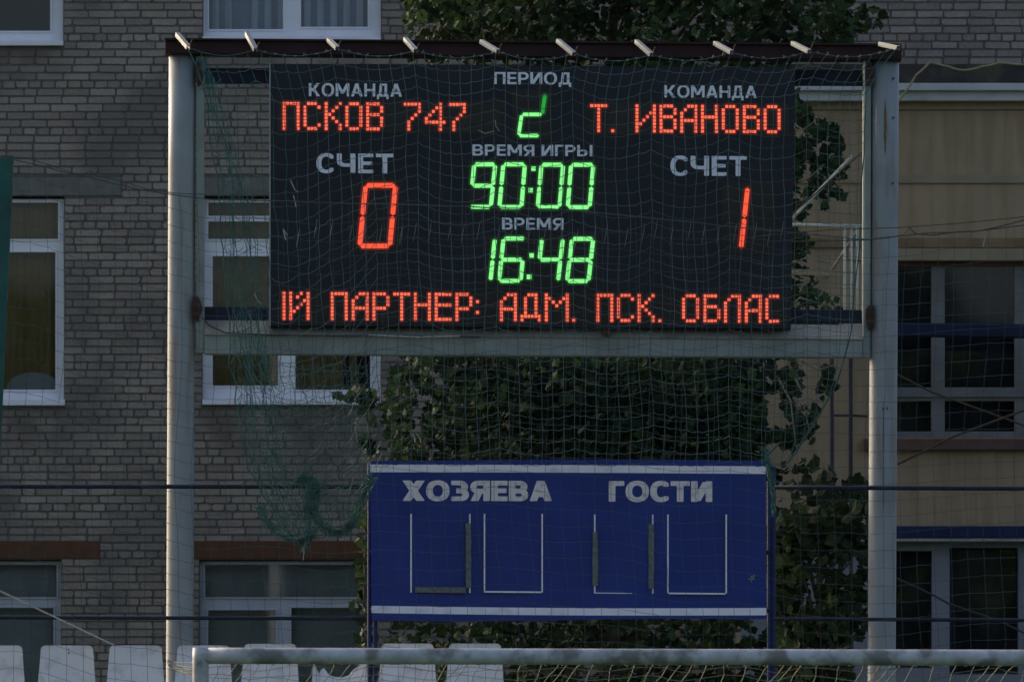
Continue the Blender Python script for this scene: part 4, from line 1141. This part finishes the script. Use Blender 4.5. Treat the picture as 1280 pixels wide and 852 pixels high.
# gathered swag at the lower left
def swag(pts, r0, n, name, r1=None):
    mb = MB()
    for k in range(n):
        ph = nr.random() * 6.28; rad = nr.random() ** .5; q = []
        for i, p in enumerate(pts):
            t = i / (len(pts) - 1); a = ph + t * nr.uniform(2, 6)
            w_ = (r0 + ((r1 or r0) - r0) * t) * rad
            q.append(P(p[0] + w_ * math.cos(a) + nr.uniform(-3, 3), p[1] + w_ * .7 * math.sin(a) + nr.uniform(-2.6, 2.6), 65.45 + .05 * math.sin(a) * rad))
        mb.tube(q, .0026, 3, mi=k % 2, cap=False)
        for p in q[::3]:
            c = p + Vector((nr.uniform(-.05, .05), 0, nr.uniform(-.05, .04))); mb.tube([p, (p + c) / 2 + Vector((0, -.02, -.01)), c], .0022, 3, cap=False)
    tag(mb.build(name, [M['netd'], M['netl']], ng, fix=False), kind='stuff')
def dens(pts, n=5):
    o = []
    for i in range(len(pts) - 1):
        for k in range(n): o.append((pts[i][0] + (pts[i + 1][0] - pts[i][0]) * k / n, pts[i][1] + (pts[i + 1][1] - pts[i][1]) * k / n))
    return o + [pts[-1]]
swag(dens([(382, 600), (387, 622), (393, 642), (402, 657), (416, 666), (430, 664), (440, 654), (449, 634), (457, 612), (462, 596)]), 6, 22, 'gathered_swag', 7)
swag(dens([(374, 602), (380, 597), (390, 600), (396, 612), (392, 626)]), 7.5, 18, 'gathered_swag')
swag(dens([(384, 618), (384, 645), (383, 665), (379, 685)]), 6, 14, 'loose_ends', 5)
swag(dens([(322, 632), (334, 653), (352, 668), (372, 676), (386, 674), (394, 662)]), 6, 16, 'gathered_swag')
swag(dens([(957, 560), (961, 585), (965, 606), (967, 640)]), 5, 16, 'gathered_swag', 2)
mb = MB(); mb.tube([P(384, 664, 65.42), P(381, 680, 65.42), P(379, 700, 65.42)], .004, 4); mb.tube([P(390, 664, 65.42), P(384, 676, 65.42), P(376, 690, 65.42)], .0035, 4)
for _ in range(26):
    x, y = nr.uniform(395, 450), nr.uniform(600, 640); q = [P(x, y, 65.5)]
    for k in range(4): x += nr.uniform(-6, 7); y += nr.uniform(4, 12); q.append(P(x, y, 65.5))
    mb.tube(q, .0023, 3)
tag(mb.build('loose_ends', M['net'], ng, fix=False), kind='stuff')
# seam scraps across the net
mb = MB()
for x in list(range(352, 500, 21)) + list(range(500, 990, 20)):
    x += nr.uniform(-4, 4); y = 290 + nr.uniform(-6, 6); b = x < 480
    if b and nr.random() < .5: mb.tube([P(x, y - 6, 65.4), P(x + nr.uniform(-5, 5), y + 8, 65.4)], .006, 4); mb.tube([P(x, y - 6, 65.4), P(x + 5, y + 2, 65.4)], .006, 4)
    else: mb.tube([P(x + 3, y - 10, 65.42), P(x + 1, y + 2, 65.42), P(x - 1.5, y + 14, 65.42)], [.001, .0022, .001], 4)
for (a, b, c) in (((363, 225), (369, 238), (373, 240)), ((367, 244), (370, 258), (370, 259)), ((318, 366), (322, 376), (327, 380)), ((516, 542), (519, 548), (519, 552)), ((520, 541), (525, 547), (526, 553)), ((619, 150), (620, 158), (624, 164)), ((598, 163), (606, 167), (618, 164))):
    mb.tube([P(*a, 65.4), P(*b, 65.4), P(*c, 65.4)], .0045, 4)
tag(mb.build('seam_scraps', M['scrap'], ng, fix=False), kind='stuff')

# ------------------------------------------------------------------ grey stop net behind the goal
YN = 59.6
sn = thing('stop_net', (P(640, 0, YN).x, YN, 0), 'thin grey wide-mesh stop net stretched across the whole view behind the goal', 'net')
nr = random.Random(77)
mb = MB()
NX = 70; NY = 44
def stop(i, j):
    x = -70 + i * 21.0; top = interp([(-80, 190), (20, 200), (110, 222), (190, 240), (260, 249), (700, 262), (1080, 300), (1140, 292), (1220, 289), (1400, 262)], x)
    y = top + j * 20.6
    x += 5 * noise.noise(Vector((i * .2, j * .15, 1))) + nr.uniform(-.7, .7) + 4 * math.sin(j * .25 + i * .02)
    y += 7 * noise.noise(Vector((i * .12, j * .2, 6))) * min(1, j) + nr.uniform(-.7, .7) + (3 * math.sin(i * .9) if j else 0)
    return P(x, y, YN + .05 * noise.noise(Vector((i * .1, j * .1, 3))))
SG = [[stop(i, j) for j in range(NY)] for i in range(NX)]
SG = [[p if p.z > .05 else Vector((p.x, p.y, .05)) for p in c] for c in SG]
def trunc(c): return c[:next((k + 1 for k, p in enumerate(c) if p.z <= .051), len(c))]
for c in SG: mb.tube(trunc(c), .0017, 3, cap=False)
for j in range(1, NY):
    rowp = [SG[i][j] for i in range(NX)]
    if rowp[0].z <= .051: break
    q = []
    for i in range(NX - 1): q += [rowp[i], rowp[i].lerp(rowp[i + 1], .5) + Vector((0, 0, -.004))]
    mb.tube(q + [rowp[-1]], .0017, 3, cap=False)
tag(mb.build('mesh_twine', M['gnet'], sn, fix=False), kind='stuff')
q = [SG[i][0] for i in range(NX)]
MB().tube(q, .0045, 5).build('head_rope', M['gnet'], sn)
q = [P(x, y, YN) for x, y in ((8, 196), (30, 197), (55, 204), (100, 219), (112, 214), (120, 219), (150, 226), (190, 238), (224, 242), (258, 243))]
MB().tube(q, .004, 5).build('tie_cord', M['gnet'], sn)
q = [P(x, y, YN) for x, y in ((940, 296), (1040, 287), (1124, 284.5), (1200, 279), (1300, 269), (1400, 258))]
MB().tube(q, .004, 5).build('tie_cord', M['wrope'], sn)
q = [P(x, y, YN - .02) for x, y in ((990, 302), (1080, 300), (1110, 297), (1129, 294), (1136, 284), (1144, 292), (1165, 294), (1195, 290), (1222, 289), (1250, 283), (1300, 270), (1400, 255))]
MB().tube(q, .0055, 5).build('tie_cord', M['wrope'], sn)
q = [P(x, y, YN - .02) for x, y in ((1220, 289), (1230, 294), (1231, 300), (1229, 308))]
MB().tube(q, .005, 5).build('cord_end', M['scrap'], sn)
gp = MB(); a = P(9, 195, 59.9); b = P(-14, 700, 59.9); g = a + (b - a) * (a.z / (a.z - b.z))
gp.bar(g, a, .098, .098)
tag(gp.build('net_pole', M['dgreen'], base=True), 'dark green square pole holding the stop net at the left edge', 'pole')
rope('guy_rope', [(-60, 709), (0, 738), (143, 806)], (60.4, 60.9), .0062, 'rope', 'taut pale rope slanting down to the third seat from the left', 'rope')

# ------------------------------------------------------------------ stand and seats
YC = 61.0
st = thing('stand', (P(300, 0, YC).x, YC, 0), 'low concrete and steel stand carrying the row of white seats', 'stand')
zs_ = 1.78
x0, x1 = P(-160, 0, YC).x, P(700, 0, YC).x
MB().box(x0, x1, YC - .75, YC + .35, zs_ - .12, zs_, .01).build('deck', M['concrete2'], st)
for k in range(4): MB().box(x0, x1, YC - .75 - .3 * (k + 1), YC - .75 - .3 * k - .003, 0, zs_ - .12 - .42 * (k + 1) + .3, .01).build('step', M['concrete2'], st)
for x in (x0 + .1, (x0 + x1) / 2, x1 - .1): MB().box(x - .08, x + .08, YC - .2, YC + .2, 0, zs_ - .121).build('pier', M['concrete2'], st)
ztop = P(0, 806, YC).z
def back_shape(n=5):
    w0, w1, h = .198, .232, .40; r = .032; pts = []
    for k in range(n): a = math.pi - k / (n - 1) * math.pi / 2; pts.append((-w0 + r + r * math.cos(a), -r + r * math.sin(a)))
    for k in range(n): a = math.pi / 2 - k / (n - 1) * math.pi / 2; pts.append((w0 - r + r * math.cos(a), -r + r * math.sin(a)))
    pts += [(w1, -h), (-w1, -h)]
    return pts
def shell(name, rows, m, parent, thick=.012):
    """backrest as a curved shell: rows of (z, half width left, half width right) relative to top"""
    mb = MB(); n = 12
    for z, a, b, yy in rows:
        for i in range(n + 1):
            t = i / n; x = a + (b - a) * t; mb.v.append(Vector((x, YC + yy + .035 * (1 - (2 * t - 1) ** 2), ztop + z)))
    k = n + 1
    for j in range(len(rows) - 1):
        for i in range(n): mb.face((j * k + i, j * k + i + 1, (j + 1) * k + i + 1, (j + 1) * k + i))
    nn = len(mb.v); nf = len(mb.f); mb.v += [p + Vector((0, thick, 0)) for p in mb.v[:nn]]
    for q in range(nf): mb.face(tuple(nn + i for i in reversed(mb.f[q])))
    R_ = len(rows); ring = [i for i in range(k)] + [j * k + n for j in range(1, R_)] + [(R_ - 1) * k + i for i in range(n - 1, -1, -1)] + [j * k for j in range(R_ - 2, 0, -1)]
    for i in range(len(ring)): a, b = ring[i], ring[(i + 1) % len(ring)]; mb.face((a, b, nn + b, nn + a))
    return mb.build(name, M[m], parent)
def seat_at(px, label, broken=False):
    t = thing('stadium_seat', (0, YC, zs_), label, 'seat', 'white plastic seats in a row behind the goal')
    WP[t.name] = Vector((0, YC, zs_))
    rows = [(0, -.168, .168, .0), (-.006, -.184, .184, .0), (-.014, -.193, .193, .0), (-.03, -.199, .199, .0), (-.12, -.205, .205, -.005), (-.25, -.216, .216, -.015), (-.36, -.224, .224, -.035), (-.42, -.225, .225, -.09)]
    if not broken: bk = shell('backrest', rows, 'seat', t)
    else:
        mb = MB(); top = [(-.197, -.128), (-.170, -.182), (-.155, -.215), (-.140, -.186), (-.118, -.170), (-.10, -.196), (-.075, -.228), (-.03, -.240), (.03, -.242), (.07, -.228), (.10, -.19), (.14, -.16), (.175, -.125), (.205, -.118)]
        n = len(top)
        for x, z in top: mb.v.append(Vector((x, YC + .035 * (1 - (x / .2) ** 2), ztop + z)))
        for x, z in top: mb.v.append(Vector((x * 1.1, YC - .09 + .035 * (1 - (x / .2) ** 2), ztop - .42)))
        for i in range(n - 1): mb.face((i, i + 1, n + i + 1, n + i))
        m_ = len(mb.v); nf = len(mb.f); mb.v += [p + Vector((0, .012, 0)) for p in mb.v[:m_]]
        for q in range(nf): mb.face(tuple(m_ + i for i in reversed(mb.f[q])))
        ring = list(range(n)) + list(range(2 * n - 1, n - 1, -1))
        for i in range(len(ring)): a, b = ring[i], ring[(i + 1) % len(ring)]; mb.face((a, b, m_ + b, m_ + a))
        bk = mb.build('backrest', M['seat'], t)
    MB().slab([Vector((-.215, YC - .44, ztop - .385)), Vector((.215, YC - .44, ztop - .385)), Vector((.215, YC - .44, ztop - .41)), Vector((-.215, YC - .44, ztop - .41))], .40, .008).build('seat_pan', M['seat'], t)
    for s_ in (-.15, .15): MB().box(s_ - .02, s_ + .02, YC - .30, YC - .26, zs_, ztop - .412).build('leg', M['steel'], t)
    t.location.x = P(px, 0, YC).x; return t
SEATS = [(-2, 'white seat backrest cut by the left edge beside the green pole'), (86, 'white seat backrest with two small dark bolt marks, second from the left'),
         (171.5, 'white seat where the pale slanting rope ends, just left of the left post'), (256, 'white seat partly behind the corner of the goal'),
         (339, 'intact white seat directly right of the goal corner, behind the crossbar'), (425, 'broken white seat with a jagged top below the crossbar'),
         (510, 'white seat right of the broken one, under the left part of the blue board'), (594, 'last white seat in the row, farthest right below the blue board')]
base = seat_at(*SEATS[0])
for (px, lb) in SEATS[1:]:
    if px == 425: seat_at(px, lb, True); continue
    c = copy_tree(base); c['label'] = lb; c.location.x = P(px, 0, YC).x
    if px == 339: c.location.z += .012
    if px in (510, 594): c.location.z += .014
    if px == 86:
        for (y, r_) in ((811, .006), (815.5, .007)):
            b = MB().tube([P(px, y, YC + .029), P(px, y, YC + .036)], r_, 8).build('bolt', M['wire']); WP[c.name] = Vector(c.location)
            b.parent = c; b.location = WP[b.name] - Vector(c.location)

# ------------------------------------------------------------------ goal
YG = 57.0
gl = thing('football_goal', (P(900, 0, YG).x, YG, 0), 'football goal with worn white crossbar and left post crossing the bottom of the view', 'goal')
zc = P(0, 819, YG).z; xl = P(252.5, 0, YG).x; xr = xl + 7.32; RG = .058
sl = -(831 - 812 - 0) * 0
def cross(x): return zc - (x - xl) / (P(1280, 0, YG).x - xl) * 2.6 * S(YG)
mb = MB(); mb.tube([Vector((x, YG, cross(x))) for x in [xl - .0 + (xr - xl) * i / 20 for i in range(21)]], RG, 24).build('crossbar', M['goal'], gl, smooth=True)
for x in (xl, xr):
    MB().tube([Vector((x, YG, 0)), Vector((x, YG, cross(x) - .02)), Vector((x, YG, cross(x) + RG * .98))], RG, 24).build('post', M['goal'], gl, smooth=True)
nr = random.Random(5)
def gnet(nx, ny, f_):
    mb = MB(); g = [[f_(i / nx, j / ny) for j in range(ny + 1)] for i in range(nx + 1)]
    for c in g: mb.tube(c, .0031, 4, cap=False)
    for j in range(1, ny + 1): mb.tube([g[i][j] for i in range(nx + 1)], .0022, 4, cap=False)
    return mb
def back(u, v):
    x = xl + (xr - xl) * u; z = cross(x) - .03
    p = Vector((x - .16 * min(1, v * 8) * 1.0 + .05 * math.sin(v * 14 + u * 60) , YG + .05 + 1.9 * v, z - (z - .05) * v))
    p.z += .02 * math.sin(u * 6.28 * 12) + nr.uniform(-.006, .006); p.x += nr.uniform(-.012, .012); return p
tag(gnet(64, 40, back).build('net', M['wnet'], gl, fix=False), kind='stuff')
def side(xx, s_):
    def f_(u, v):
        return Vector((xx + s_ * (.03 + .15 * math.sin(u * 3.1)) + nr.uniform(-.01, .01), YG + .05 + 1.85 * u, max(.05, (zc - .05) * (1 - v) * (1 - .9 * u ** 1.3))))
    return f_
tag(gnet(9, 14, side(xl, -1)).build('net', M['wnet'], gl, fix=False), kind='stuff'); tag(gnet(9, 14, side(xr, 1)).build('net', M['wnet'], gl, fix=False), kind='stuff')
# gathered net cords at the left corner
mb = MB()
for _ in range(9):
    x, y = 211 + nr.uniform(-3, 3), 826 + nr.uniform(-3, 6); q = [P(x, y, YG + .5)]
    for k in range(5): x += 6.5 + nr.uniform(-1, 1); y += nr.uniform(1, 6.5) - .8 * k; q.append(P(x, y, YG + .5 - .08 * k))
    mb.tube(q, .003, 4)
tag(mb.build('corner_cords', M['wnet'], gl, fix=False), kind='stuff')
mb = MB()
for x in range(275, 1560, 21):
    px = x + nr.uniform(-3, 3); c_ = P(px, 0, YG).x
    q = [Vector((c_ + .01 * k + RG * .0, YG + math.cos(a) * (RG + .004), cross(c_) - math.sin(a) * (RG + .004))) for k, a in enumerate([.2, .6, 1.0, 1.4, 1.9])]
    mb.tube(q, .003, 4)
tag(mb.build('lacing', M['wnet'], gl, fix=False), kind='stuff')
